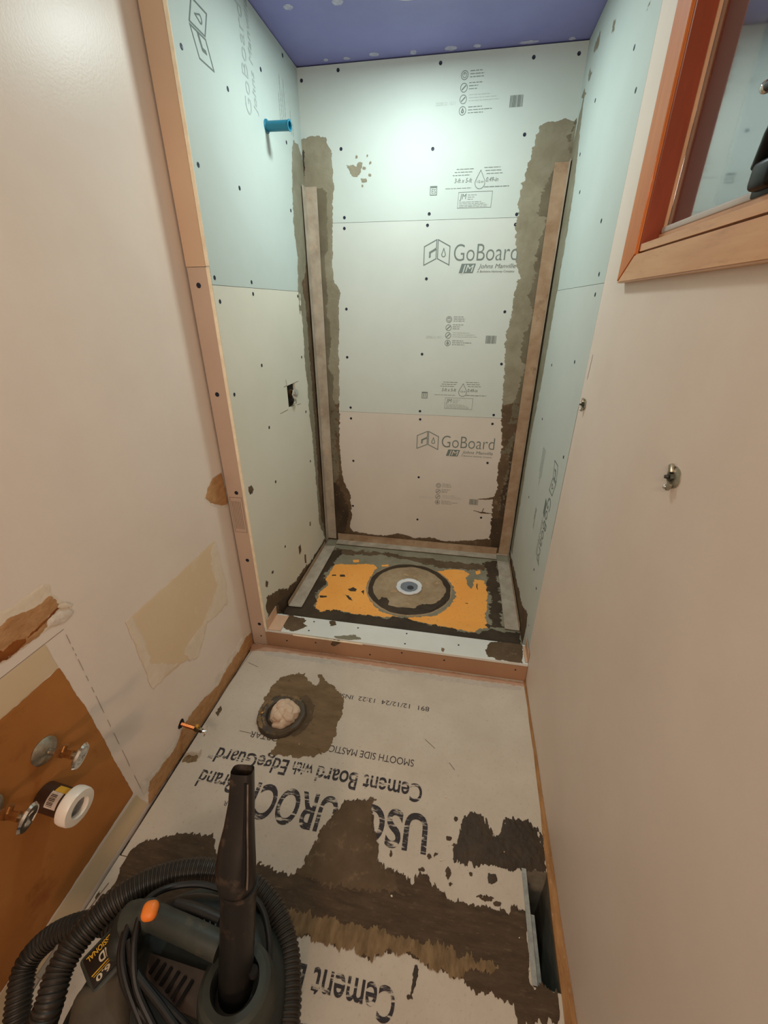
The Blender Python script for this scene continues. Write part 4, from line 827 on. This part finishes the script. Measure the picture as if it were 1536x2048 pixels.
smear('mortar_spot', 'F', [[(-0.003,0.448),(0.009,0.453),(0.009,0.429),(0.006,0.41),(0.001,0.395),(0.002,0.388),(-0.01,0.387),(-0.008,0.4),(-0.004,0.416)]], M_wet, floor, res=0.0025, amp=0.004, freq=(60, 60), seed=150, h=0.003)
tsm = [(-0.722,1.186),(-0.695,1.25),(-0.649,1.276),(-0.599,1.291),(-0.573,1.256),(-0.531,1.228),(-0.517,1.245),(-0.535,1.289),(-0.524,1.293),(-0.49,1.266),(-0.435,1.233),(-0.388,1.19),(-0.372,1.116),(-0.387,1.068),(-0.374,0.995),(-0.391,0.952),(-0.435,0.924),(-0.491,0.909),(-0.55,0.906),(-0.608,0.896),(-0.588,0.939),(-0.594,0.971),(-0.653,0.977),(-0.694,1.021),(-0.723,1.129)]
smear('mortar_smear', 'F', [tsm], mat('mortar_toilet', C(128,106,80), 0.8, C(110,90,66), 8, stretch=(1,3,1), bump=0.35, bscale=140, spec=0.2, col3=C(98,78,56), n3=22), floor, res=0.0022, amp=0.009, freq=(55, 45), seed=151, h=0.002)
smear('mortar_smear', 'F', [[(-0.609,1.15),(-0.55,1.181),(-0.5,1.136),(-0.488,1.077),(-0.493,1.032),(-0.521,0.988),(-0.564,0.976),(-0.633,1.145)]], M_mortm, floor, res=0.003, amp=0.006, freq=(40, 40), seed=152, h=0.002, h0=0.0022)
smear('mortar_spot', 'F', [[(-0.888,1.028),(-0.885,1.062),(-0.869,1.044),(-0.87,1.015)]], M_mortm, floor, res=0.002, amp=0.005, freq=(90,90), seed=153)
# roller printed lettering; it reads from the shower side
def ftext(brd, mt_, t, x0, x1, y, cap, off=0.0, h=0.0004):
    P = Print(); P.text(t, 0, x0-x1, 0, cap, 0, off); P.build('printed_text', 'F', mt_, brd, o=(x0, y), dx=(-1, 0), dy=(0, -1), h=h)
ftext(cb1, M_inkk, '891  12/12/24  13:22  INST', -0.028, -0.425, 1.213, 0.021, 0.0)
ftext(cb1, M_inkk, 'SMOOTH SIDE MASTIC', -0.064, -0.383, 0.978, 0.026, 0.0)
ftext(cb1, M_inkk, 'MORTAR', -0.56, -0.705, 0.978, 0.024, 0.0)
ftext(cb1, M_roll, 'Cement Board', -0.024, -0.402, 0.893, 0.058, 0.014)
ftext(cb1, M_roll, 'with', -0.418, -0.494, 0.893, 0.044, 0.012)
ftext(cb1, M_roll, 'EdgeGuard', -0.512, -0.792, 0.893, 0.054, 0.014)
ftext(cb1, M_inkk, 'TM', -0.797, -0.816, 0.860, 0.012)
ftext(cb1, M_roll, 'USG', 0.005, -0.212, 0.797, 0.105, 0.020)
ftext(cb1, M_roll, 'DUROCK', -0.222, -0.640, 0.797, 0.105, 0.020)
ftext(cb1, M_inkk, 'R', -0.664, -0.676, 0.722, 0.014)
ftext(cb1, M_roll, 'Brand', -0.672, -0.806, 0.805, 0.056, 0.014)
ftext(cb2, M_roll, 'Cement Board', -0.040, -0.418, 0.398, 0.058, 0.014)
ftext(cb2, M_roll, 'with EdgeGuard', -0.434, -0.80, 0.398, 0.054, 0.018)
ftext(cb2, M_inkk, 'SMOOTH SIDE MASTIC', -0.080, -0.399, 0.480, 0.026, 0.0)
ftext(cb2, M_roll, 'USG DUROCK', 0.005, -0.640, 0.302, 0.105, 0.022)
# faint scratches on the board
P = Print()
for l in ([(-0.032,1.066),(0.007,1.037)], [(0.064,0.99),(0.083,0.968)], [(-0.752,0.971),(-0.702,0.969)], [(-0.881,1.303),(-0.825,1.286)]): P.line(l, 0.002)
P.build('scratch', 'F', M_inkb, cb1)

# ------------------------------------------------------------------ floor things
root = thing('toilet_flange', 'dark round toilet flange smeared with mortar, set in the cement board floor', 'flange', (-0.615, 1.063, 0.0))
o_ = Vector((-0.615, 1.063, 0.0))
bm = NB(); lathe(bm, o_, (0,0,1), [(0.0005,0.100),(0.010,0.098),(0.016,0.092),(0.018,0.080),(0.014,0.064),(0.006,0.058),(0.002,0.056)], 48, jag=lambda t: 1+0.02*math.sin(3*t)+0.012*math.sin(11*t)); obj('ring', bm, mat('flange_dirty', C(58,50,42), 0.55, C(84,70,52), 14, bump=0.4, bscale=90), root)
for k in (3.3,):
    bm = NB(); q = o_+Vector((math.cos(k)*0.080, math.sin(k)*0.080, 0.0165)); lathe(bm, q, (0,0,1), [(0,0.007),(0.004,0.007),(0.005,0.004)], 8); obj('bolt', bm, M_brass, root)
bm = NB(); bmesh.ops.create_icosphere(bm, subdivisions=5, radius=1.0)
for v in bm.verts:
    n = v.co.normalized()
    w_ = fbm(np.array([n.x*1.5+4]), np.array([n.y*1.5+n.z]), 2)[0]; th_ = math.atan2(n.y, n.x); rr_ = math.hypot(n.x, n.y)
    k = 1+0.16*w_-0.17*(1-abs(math.sin(1.5*th_+3.6*rr_+1.6*w_)))**3-0.07*(1-abs(math.sin(2.5*th_-5*rr_+2.0*w_+1)))**3
    v.co = Vector((n.x*0.060*k, n.y*0.062*k, n.z*0.044*k)) + o_ + Vector((0.014, -0.004, 0.022))
for i_, (t0_, t1_, mt_) in enumerate(((2.4, 4.2, M_thin), (4.4, 5.6, M_mortm), (0.9, 2.0, M_thin))):
    arc = [(o_.x+0.094*math.cos(t0_+(t1_-t0_)*q/8), o_.y+0.094*math.sin(t0_+(t1_-t0_)*q/8)) for q in range(9)] + [(o_.x+0.072*math.cos(t1_-(t1_-t0_)*q/8), o_.y+0.072*math.sin(t1_-(t1_-t0_)*q/8)) for q in range(9)]
    smear('mortar_clump', 'F', [arc], mt_, root, res=0.002, amp=0.008, freq=(70, 70), seed=160+i_, h=0.004, h0=0.0165)
tag(obj('rag', bm, M_rag, None, angle=60), 'pale crumpled rag stuffed into the toilet flange', 'rag')

root = thing('floor_duct', 'open sheet metal duct boot sunk in the floor at the right wall', 'duct', ((DX0+DX1)/2, 0.59, -0.012))
x0, x1, y0, y1 = DX0+0.0005, DX1-0.0005, DY0+0.0005, DY1-0.0005
bm = NB()
for (a, b, c, d) in ((x0, x0+0.001, y0, y1), (x1-0.001, x1, y0, y1), (x0, x1, y0, y0+0.001), (x0, x1, y1-0.001, y1)): box(bm, a, b, c, d, -0.30, -0.002)
obj('boot', bm, M_duct, root, smooth=False)
bm = NB(); box(bm, x0, x1, y0, y1, -0.301, -0.300); obj('duct_floor', bm, M_black, root, smooth=False)
bm = NB(); box(bm, x0-0.003, x0+0.010, y0+0.002, y1-0.004, -0.001, 0.0022); obj('flange', bm, M_galv, root, smooth=False)
bm = NB(); box(bm, x0+0.016, x0+0.028, y0+0.006, y0+0.155, -0.040, -0.036); box(bm, x0+0.016, x0+0.0175, y0+0.006, y0+0.155, -0.075, -0.036); obj('folded_lip', bm, M_galv, root, smooth=False)

def anchor(label, y, z, s):
    root = thing('wall_anchor', label, 'wall anchor', (XR, y, z), 'metal anchors left in the right wall')
    o = Vector((XR, y, z)); n = Vector((-1, 0, 0))
    bm = NB(); lathe(bm, o, n, [(0.0,0.022*s),(0.0015,0.022*s),(0.003,0.016*s),(0.004,0.008*s)], 20, jag=lambda t: 1+0.12*math.cos(2*t+0.3)); obj('collar', bm, M_zinc, root)
    bm = NB(); lathe(bm, o+n*0.003, n, [(0,0.008*s),(0.006,0.008*s),(0.007,0.0035*s),(0.012,0.0035*s)], 6); obj('nut', bm, mat('dark_zinc', C(90,92,86), 0.3, metal=1.0), root)
    for k, (dy, dz) in enumerate(((0.006, 0.014), (-0.004, -0.016))):
        bm = NB(); rbox(bm, o+n*0.006+Vector((0, dy*s, dz*s)), (0.007, 0.010*s, 0.016*s), 0.002, 2, Matrix.Rotation(0.5*(1 if k else -1), 3, 'X')); obj('tab', bm, M_zinc, root)
    bm = NB(); bmesh.ops.create_uvsphere(bm, u_segments=12, v_segments=8, radius=0.0045*s); bmesh.ops.translate(bm, verts=bm.verts, vec=o+n*0.008+Vector((0, 0.002, -0.020*s))); obj('bolt_end', bm, M_chrome, root)
anchor('small metal anchor in the right wall close to the board joint', 1.414, 1.221, 0.85)
anchor('larger bent metal anchor in the middle of the right wall', 0.770, 1.228, 1.0)

# crumbs on the floor
random.seed(11)
cm = None
for (u, v) in [(0.051,0.684),(-0.477,0.575),(-0.048,0.761),(0.24,0.739),(0.265,0.547),(-0.081,0.572)] + [(-0.046,1.173),(0.051,1.051),(0.056,0.869),(-0.72,0.748),(-0.141,1.275),(-0.501,0.958),(-0.501,0.787),(-0.048,0.764)]:
    if cm is None:
        bm = NB(); bmesh.ops.create_icosphere(bm, subdivisions=1, radius=0.0032)
        for w in bm.verts: w.co *= random.uniform(0.7, 1.2)
        o_ = obj('crumb', bm, M_crumb); cm = o_.data
    else:
        o_ = o_.copy(); COL.objects.link(o_)
    o_.location = (u, v, 0.0035); o_.rotation_euler = (random.random()*3, random.random()*3, 0); k = random.uniform(0.5, 1.1) if (u, v) != (0, 0) else 1; o_.scale = (k, k, k)
    tag(o_, 'tiny pale plaster crumb lying on the bathroom floor', 'crumb', 'plaster crumbs on the floor')

# ------------------------------------------------------------------ window
win = bpy.data.objects.new('window_1', None); COL.objects.link(win); win.location = (XR, 0.8, WZ0); struct(win)
XF = 0.360
def prism(pts, xa, xb):
    bm = NB(); a = [bm.verts.new((xa, y, z)) for y, z in pts]; b = [bm.verts.new((xb, y, z)) for y, z in pts]
    n = len(pts); bm.faces.new(a); bm.faces.new(b[::-1])
    for i in range(n): bm.faces.new((a[i], b[i], b[(i+1) % n], a[(i+1) % n]))
    bmesh.ops.recalc_face_normals(bm, faces=bm.faces)
    bmesh.ops.bevel(bm, geom=[e for e in bm.edges if abs(e.verts[0].co.x-xa) < 1e-6 and abs(e.verts[1].co.x-xa) < 1e-6], offset=0.003, segments=2, affect='EDGES')
    return bm
CO = 1.289; CI = 1.196; CZ0 = 1.549; CZ1 = 1.603
obj('side_casing', prism([(CO, CZ0), (CI, CZ1), (CI, 2.27), (CO, 2.33)], XF, XR-0.0005), M_casing, win)
obj('bottom_casing', prism([(CO-0.0005, CZ0), (CI-0.0005, CZ1), (0.40, CZ1), (0.34, CZ0)], XF, XR-0.0005), M_casingb, win)
obj('top_casing', prism([(CO, 2.3305), (CI, 2.2705), (0.40, 2.2705), (0.34, 2.3305)], XF, XR-0.0005), M_casing, win)
bm = NB(); box(bm, XF+0.006, 0.425, 1.186, WY1-0.001, WZ0+0.001, WZ1-0.001); obj('jamb', bm, M_jamb, win, smooth=False)
bm = NB(); box(bm, XF+0.006, 0.44, WY0+0.001, 1.185, WZ0+0.0005, 1.622); obj('inner_sill', bm, M_casingb, win, smooth=False)
bm = NB(); box(bm, 0.402, 0.4082, 1.181, 1.1855, 1.623, WZ1-0.002); obj('sash_stile', bm, M_sash, win, smooth=False)
bm = NB(); box(bm, 0.396, 0.425, WY0+0.002, 1.1795, 1.623, 1.638); obj('sash_rail', bm, M_sash, win, smooth=False)
bm = NB(); rbox(bm, Vector((0.402, 0.80, 1.6445)), (0.0125, 0.745, 0.012), 0.003); obj('glazing_bead', bm, M_vinyl, win)
bm = NB(); box(bm, 0.4085, 0.4125, WY0+0.004, 1.1835, 1.6385, WZ1-0.004); obj('glass', bm, M_glass, win, smooth=False)
bm = NB(); rbox(bm, Vector((0.392, 0.812, 1.664)), (0.024, 0.050, 0.036), 0.008, 3)
tube(bm, smoothpath([(0.390,0.838,1.676),(0.384,0.818,1.705),(0.380,0.806,1.735),(0.382,0.825,1.765),(0.387,0.872,1.776)], 6), [0.009]*8+[0.008]*8+[0.007]*9, 12)
rbox(bm, Vector((0.4, 0.812, 1.648)), (0.012, 0.07, 0.018), 0.004, 2)
obj('latch', bm, M_lens, win)
bm = NB(); bmesh.ops.create_uvsphere(bm, u_segments=16, v_segments=10, radius=0.008); bmesh.ops.translate(bm, verts=bm.verts, vec=(0.387, 0.878, 1.776)); obj('latch_knob', bm, M_chrome, win)

# ------------------------------------------------------------------ ceiling lamp
root = thing('ceiling_lamp', 'round flat white lamp set in the purple shower ceiling', 'lamp', (LA[0], LA[1], ZC))
o_ = Vector((LA[0], LA[1], ZC))
bm = NB(); lathe(bm, o_, (0,0,-1), [(0.0,0.118),(0.010,0.117),(0.014,0.112),(0.014,0.092),(0.010,0.091)], 48, cap=False); obj('trim_ring', bm, M_white, root)
bm = NB(); lathe(bm, o_, (0,0,-1), [(0.008,0.092),(0.011,0.091)], 48); obj('diffuser', bm, M_emit, root)
lao.parent = root; lao.location = (0, 0, -0.020)

# ------------------------------------------------------------------ shop vacuum
VC = Vector((-0.440, 0.200, 0.0))
vac = thing('shop_vacuum', 'dusty black shop vacuum with coiled ribbed hose and orange switch', 'vacuum cleaner', VC)
bm = NB(); lathe(bm, VC, (0,0,1), [(0.002,0.150),(0.012,0.185),(0.030,0.195),(0.20,0.205),(0.215,0.213),(0.235,0.215),(0.240,0.205)], 64); obj('tank', bm, M_vac, vac)
bm = NB(); lathe(bm, VC, (0,0,1), [(0.240,0.206),(0.243,0.222),(0.252,0.224),(0.262,0.214),(0.266,0.195)], 64, cap=False); obj('lid_rim', bm, M_vacd, vac)
# motor head: rounded dome
bm = NB(); rs = []
for (z, rx, ry, ox, oy) in ((0.262,0.205,0.200,0,0),(0.285,0.200,0.195,0,0),(0.305,0.188,0.184,-0.002,0),(0.320,0.165,0.165,-0.004,0),(0.328,0.130,0.135,-0.004,0),(0.331,0.06,0.06,-0.004,0)):
    rs.append([VC+Vector((ox+rx*math.copysign(abs(math.cos(t))**0.82, math.cos(t)), oy+ry*math.copysign(abs(math.sin(t))**0.82, math.sin(t)), z)) for t in [2*math.pi*k/56 for k in range(56)]])
rings(bm, rs); obj('motor_head', bm, M_vac, vac)
# carry handle and switch block
hp = [(-0.578,0.297,0.375),(-0.532,0.302,0.398),(-0.478,0.297,0.402),(-0.42,0.291,0.402),(-0.37,0.286,0.396)]
bm = NB(); tube(bm, smoothpath(hp, 6), [0.030]*3+[0.028]*4+[0.023]*18, 18); obj('handle', bm, M_vacd, vac)
bm = NB(); q = Vector(hp[0]); rbox(bm, q+Vector((0.0,-0.012,-0.035)), (0.070,0.085,0.085), 0.026, 5, Matrix.Rotation(0.4, 3, 'Z')); obj('switch_block', bm, M_vac, vac)
q = Vector([(-0.523,0.301,0.428)][0])
bm = NB(); rbox(bm, q, (0.030,0.032,0.024), 0.0115, 5, Matrix.Rotation(0.3, 3, 'Z')); obj('power_switch', bm, M_switch, vac)
for (a, b, z_) in ((390,1835,0.395),(402,1842,0.395),(414,1849,0.395),(426,1857,0.394),(438,1864,0.393)): pass
gp = [(-0.496,0.33,0.385),(-0.452,0.329,0.388),(-0.394,0.324,0.385)]
bm = NB(); tube(bm, smoothpath(gp, 6), 0.014, 12); obj('grip_rail', bm, M_tool, vac)
for i, c_ in enumerate([(-0.459,0.315,0.392),(-0.446,0.313,0.392),(-0.433,0.312,0.392),(-0.42,0.31,0.392),(-0.407,0.309,0.392),(-0.394,0.307,0.392)]):
    bm = NB(); rbox(bm, Vector(c_), (0.004, 0.020, 0.010), 0.0012, 2, Matrix.Rotation(0.35, 3, 'Z')); obj('grip_tooth', bm, M_vac, vac)
# slots in the well under the handle
wl = [(-0.521,0.267,0.345),(-0.388,0.263,0.345),(-0.375,0.206,0.338),(-0.501,0.218,0.338)]
bm = NB(); f_ = [bm.verts.new(Vector(p_)) for p_ in wl]; g_ = [bm.verts.new(Vector(p_)-Vector((0,0,0.05))) for p_ in wl]
bm.faces.new(f_)
for i in range(4): bm.faces.new((f_[i], g_[i], g_[(i+1)%4], f_[(i+1)%4]))
bmesh.ops.recalc_face_normals(bm, faces=bm.faces); obj('well_plate', bm, mat('well_plate', C(66,56,50), 0.5, C(54,47,42), 12), vac, smooth=False)
for i, c_ in enumerate([(-0.499,0.251,0.3455),(-0.483,0.247,0.3455),(-0.468,0.243,0.3455),(-0.451,0.239,0.3455),(-0.435,0.234,0.3455),(-0.419,0.23,0.3455)]):
    bm = NB(); rbox(bm, Vector(c_), (0.007, 0.022+0.003*i, 0.004), 0.0015, 2, Matrix.Rotation(-0.25, 3, 'Z')); obj('vent_slot', bm, M_black, vac)
# boss holding the crevice tool
bo = Vector([(-0.327,0.255,0.372)][0])
bm = NB(); lathe(bm, bo, (0.0,0.10,1), [(-0.10,0.074),(-0.03,0.070),(-0.006,0.064),(0.0,0.056),(-0.001,0.044),(-0.012,0.041),(-0.08,0.040)], 40, cap=False); obj('tool_boss', bm, M_vacd, vac)
bm = NB(); lathe(bm, bo+Vector((0,-0.006,-0.075)), (0,0.10,1), [(0,0.0405),(0.002,0.0405)], 32); obj('boss_floor', bm, M_black, vac)
for c_ in [(-0.382,0.291,0.372),(-0.3,0.274,0.372)]:
    bm = NB(); lathe(bm, Vector(c_), (0,0.1,1), [(-0.01,0.009),(0.002,0.009),(0.003,0.006)], 14); obj('screw_boss', bm, M_black, vac)
# label plate on the left flank
q0, q1, q2 = [Vector(p_) for p_ in [(-0.607,0.306,0.35),(-0.646,0.234,0.338),(-0.56,0.227,0.35)]]
ea = (q1-q0).normalized(); nn = ea.cross(q2-q1).normalized()
if nn.z < 0: nn = -nn
eb = nn.cross(ea).normalized()
if eb.dot(q2-q1) < 0: eb = -eb
W_, H_ = (q1-q0).length, 0.062
cc = q0+ea*W_/2+eb*H_/2
rot = Matrix((ea, eb, nn)).transposed()
if rot.determinant() < 0: rot = Matrix((ea, eb, -nn)).transposed()
bm = NB(); rbox(bm, cc-nn*0.022, (W_+0.016, H_+0.020, 0.040), 0.008, 3, rot); obj('label_block', bm, M_vacd, vac)
bm = NB(); rbox(bm, cc-nn*0.001, (W_, H_, 0.004), 0.0012, 2, rot); vl = obj('label_plate', bm, M_vlabel, vac)
def vprint(name, mt_, fn):
    P = Print(); fn(P); off = -wloc(vl)
    me = bpy.data.meshes.new(name)
    me.from_pydata([tuple(q0+ea*a+eb*b+nn*0.0016+off) for a, b in P.V], [], P.F); me.update(); link(name, me, vl, mt_)
vprint('label_text', M_yellow, lambda P: P.text('PROFESSIONAL', 0.006, W_-0.006, 0.004, 0.010, 0, 0.02))
vprint('label_text', M_labt, lambda P: P.text('RIDGID', 0.006, W_-0.022, 0.019, 0.016, 0.15, 0.03))
vprint('label_stripe', M_yellow, lambda P: (P.rect(0.006, W_-0.004, 0.040, 0.0425), P.rect(0.006, W_-0.006, 0.045, 0.0465)))
vprint('label_text', M_labt, lambda P: P.text('6.0', W_-0.034, W_-0.008, 0.049, 0.010, 0, 0.03))
# front grille at the left, with curved slots
for pts in [[(-0.608,0.2,0.318),(-0.605,0.188,0.312),(-0.593,0.174,0.305)],[(-0.592,0.2,0.318),(-0.59,0.188,0.312),(-0.578,0.174,0.305)],[(-0.577,0.199,0.318),(-0.574,0.187,0.312),(-0.563,0.174,0.305)],[(-0.561,0.199,0.318),(-0.559,0.187,0.312),(-0.548,0.173,0.305)],[(-0.546,0.199,0.318),(-0.544,0.187,0.312),(-0.533,0.173,0.305)]]:
    bm = NB(); tube(bm, smoothpath(pts, 4), 0.0045, 8); obj('grille_slot', bm, M_black, vac)
M_gr = mat('grille_olive', C(96,88,74), 0.5, C(74,68,58), 10, bump=0.05, bscale=150)
gq = Vector([(-0.559,0.192,0.345)][0])
bm = NB(); rbox(bm, gq-Vector((0.0,0.012,0.058)), (0.115,0.125,0.11), 0.03, 5, Matrix.Rotation(0.55, 3, 'Z') @ Matrix.Rotation(-0.10, 3, 'Y')); obj('grille_block', bm, M_gr, vac)
# latch at the far left
l0, l1 = [Vector(p_) for p_ in [(-0.733,0.205,0.3),(-0.731,0.252,0.3)]]
bm = NB(); tube(bm, [l0, l0.lerp(l1, 0.5), l1], 0.0085, 10); obj('latch', bm, mat('latch_grey', C(120,116,106), 0.5), vac)
# ribbed hose
def corrugated(pts, r, pitch=0.0085):
    sp = smoothpath(pts, 40); L_ = [0.0]
    for i in range(1, len(sp)): L_.append(L_[-1]+(sp[i]-sp[i-1]).length)
    tot = L_[-1]; n = int(tot/(pitch/6)); out = []; rr = []; j = 0
    for i in range(n+1):
        s = tot*i/n
        while j < len(L_)-2 and L_[j+1] < s: j += 1
        t = (s-L_[j])/max(L_[j+1]-L_[j], 1e-9); out.append(sp[j].lerp(sp[j+1], t))
        ph = s/pitch % 1.0; rr.append(r*(1.0 if ph < 0.55 else 0.90) if 0.08 < ph else r*0.95)
    bm = NB(); tube(bm, out, rr, 20); return bm
ho = [(-0.686,0.137,0.26),(-0.682,0.178,0.3),(-0.694,0.223,0.315),(-0.686,0.271,0.325),(-0.648,0.333,0.335),(-0.585,0.382,0.335),(-0.494,0.414,0.33),(-0.402,0.421,0.305),(-0.329,0.397,0.28),(-0.278,0.35,0.262),(-0.249,0.293,0.255),(-0.234,0.24,0.25),(-0.235,0.189,0.24)]
bm = corrugated(ho, 0.0262); obj('hose', bm, M_hose, vac)
ho2 = [(-0.787,0.142,0.15),(-0.819,0.191,0.18),(-0.84,0.234,0.2),(-0.819,0.271,0.22),(-0.775,0.296,0.235),(-0.721,0.313,0.24),(-0.654,0.321,0.24)]
bm = corrugated(ho2, 0.0245); obj('hose', bm, M_hose, vac)
# cord wound round the handle and head
cords = ([(-0.411,0.378,0.365),(-0.474,0.376,0.372),(-0.53,0.357,0.38),(-0.551,0.322,0.405),(-0.539,0.281,0.415),(-0.521,0.245,0.405),(-0.492,0.21,0.385),(-0.439,0.178,0.36)],
         [(-0.566,0.317,0.4),(-0.563,0.282,0.4),(-0.549,0.246,0.395),(-0.516,0.213,0.38),(-0.459,0.175,0.355)],
         [(-0.572,0.303,0.39),(-0.567,0.27,0.39),(-0.549,0.234,0.38),(-0.501,0.2,0.37),(-0.419,0.173,0.35)],
         [(-0.547,0.253,0.385),(-0.495,0.224,0.378),(-0.426,0.203,0.365),(-0.358,0.184,0.35)],
         [(-0.547,0.263,0.4),(-0.511,0.23,0.393),(-0.444,0.203,0.375),(-0.381,0.177,0.36)],
         [(-0.393,0.394,0.35),(-0.339,0.377,0.34),(-0.302,0.337,0.335),(-0.284,0.297,0.33)])
for c_ in cords:
    bm = NB(); tube(bm, smoothpath(c_, 8), 0.0064, 10); obj('power_cord', bm, M_cord, vac)

# crevice tool standing in the boss
b0 = bo+Vector((-0.007, -0.008, -0.07)); tp = Vector([(-0.341,0.427,0.74)][0])
dax = (tp-b0).normalized(); Lt = (tp-b0).length
side = dax.cross(Vector((0, 1, 0.2))).normalized()
side = Vector((1, 0.15, 0)); side = (side-dax*side.dot(dax)).normalized(); dep = dax.cross(side)
tool = thing('crevice_tool', 'long black crevice nozzle standing upright in the vacuum tool holder', 'vacuum nozzle', b0)
def section(t, w, dth, n=28, k=0.75, ox=0.0):
    c = b0+dax*(t*Lt)+side*ox
    return [c+side*(w*math.copysign(abs(math.cos(a))**k, math.cos(a)))+dep*(dth*math.copysign(abs(math.sin(a))**k, math.sin(a))) for a in [2*math.pi*j/n for j in range(n)]]
bm = NB(); tube(bm, [b0, b0+dax*Lt*0.25, b0+dax*Lt*0.50], [0.0315, 0.032, 0.0325], 32); obj('tube', bm, M_tool, tool)
bm = NB(); rs = [section(t, w, dth, k=kk, ox=ox) for (t, w, dth, kk, ox) in ((0.46,0.030,0.030,1.0,0),(0.50,0.034,0.034,1.0,-0.002),(0.535,0.036,0.033,0.95,-0.005),(0.60,0.036,0.030,0.85,-0.007),(0.68,0.032,0.024,0.72,-0.006),(0.76,0.0265,0.0195,0.62,-0.003),(0.86,0.0225,0.0165,0.55,0.0),(0.96,0.0205,0.0150,0.55,0.0),(0.985,0.0200,0.0145,0.55,0.0),(0.955,0.0160,0.0110,0.6,0.0),(0.90,0.015,0.010,0.6,0.0))]
rings(bm, rs); obj('nozzle', bm, M_tool, tool)
# dusty seam ridge and dark slot running down the face that looks at the camera
tocam = (Vector((0,0,1.5))-(b0+dax*Lt*0.7)); fs = 1 if tocam.dot(dep) > 0 else -1
def ridge(name, mt_, o1, r, t0, t1, lift):
    pts = []
    for i in range(13):
        t = t0+(t1-t0)*i/12
        w = np.interp(t, [0.5,0.6,0.68,0.76,0.86,0.98], [0.034,0.034,0.030,0.0255,0.0225,0.020]); dd = np.interp(t, [0.5,0.6,0.68,0.76,0.86,0.98], [0.033,0.030,0.024,0.0195,0.0165,0.0148])
        pts.append(b0+dax*(t*Lt)+side*(w*o1)+dep*(fs*(dd*(1-0.35*abs(o1)**3)+lift)))
    bm = NB(); tube(bm, pts, r, 8); obj(name, bm, mt_, tool)
ridge('slot', M_black, 0.52, 0.0038, 0.56, 0.955, -0.0022)
ridge('ridge', mat('dusty_ridge', C(128,112,98), 0.5, C(84,74,66), 30), 0.72, 0.0016, 0.55, 0.95, 0.0002)
bm = NB(); tube(bm, [b0+dax*Lt*0.495, b0+dax*Lt*0.512], [0.0355, 0.0355], 32); obj('collar', bm, M_tool, tool)
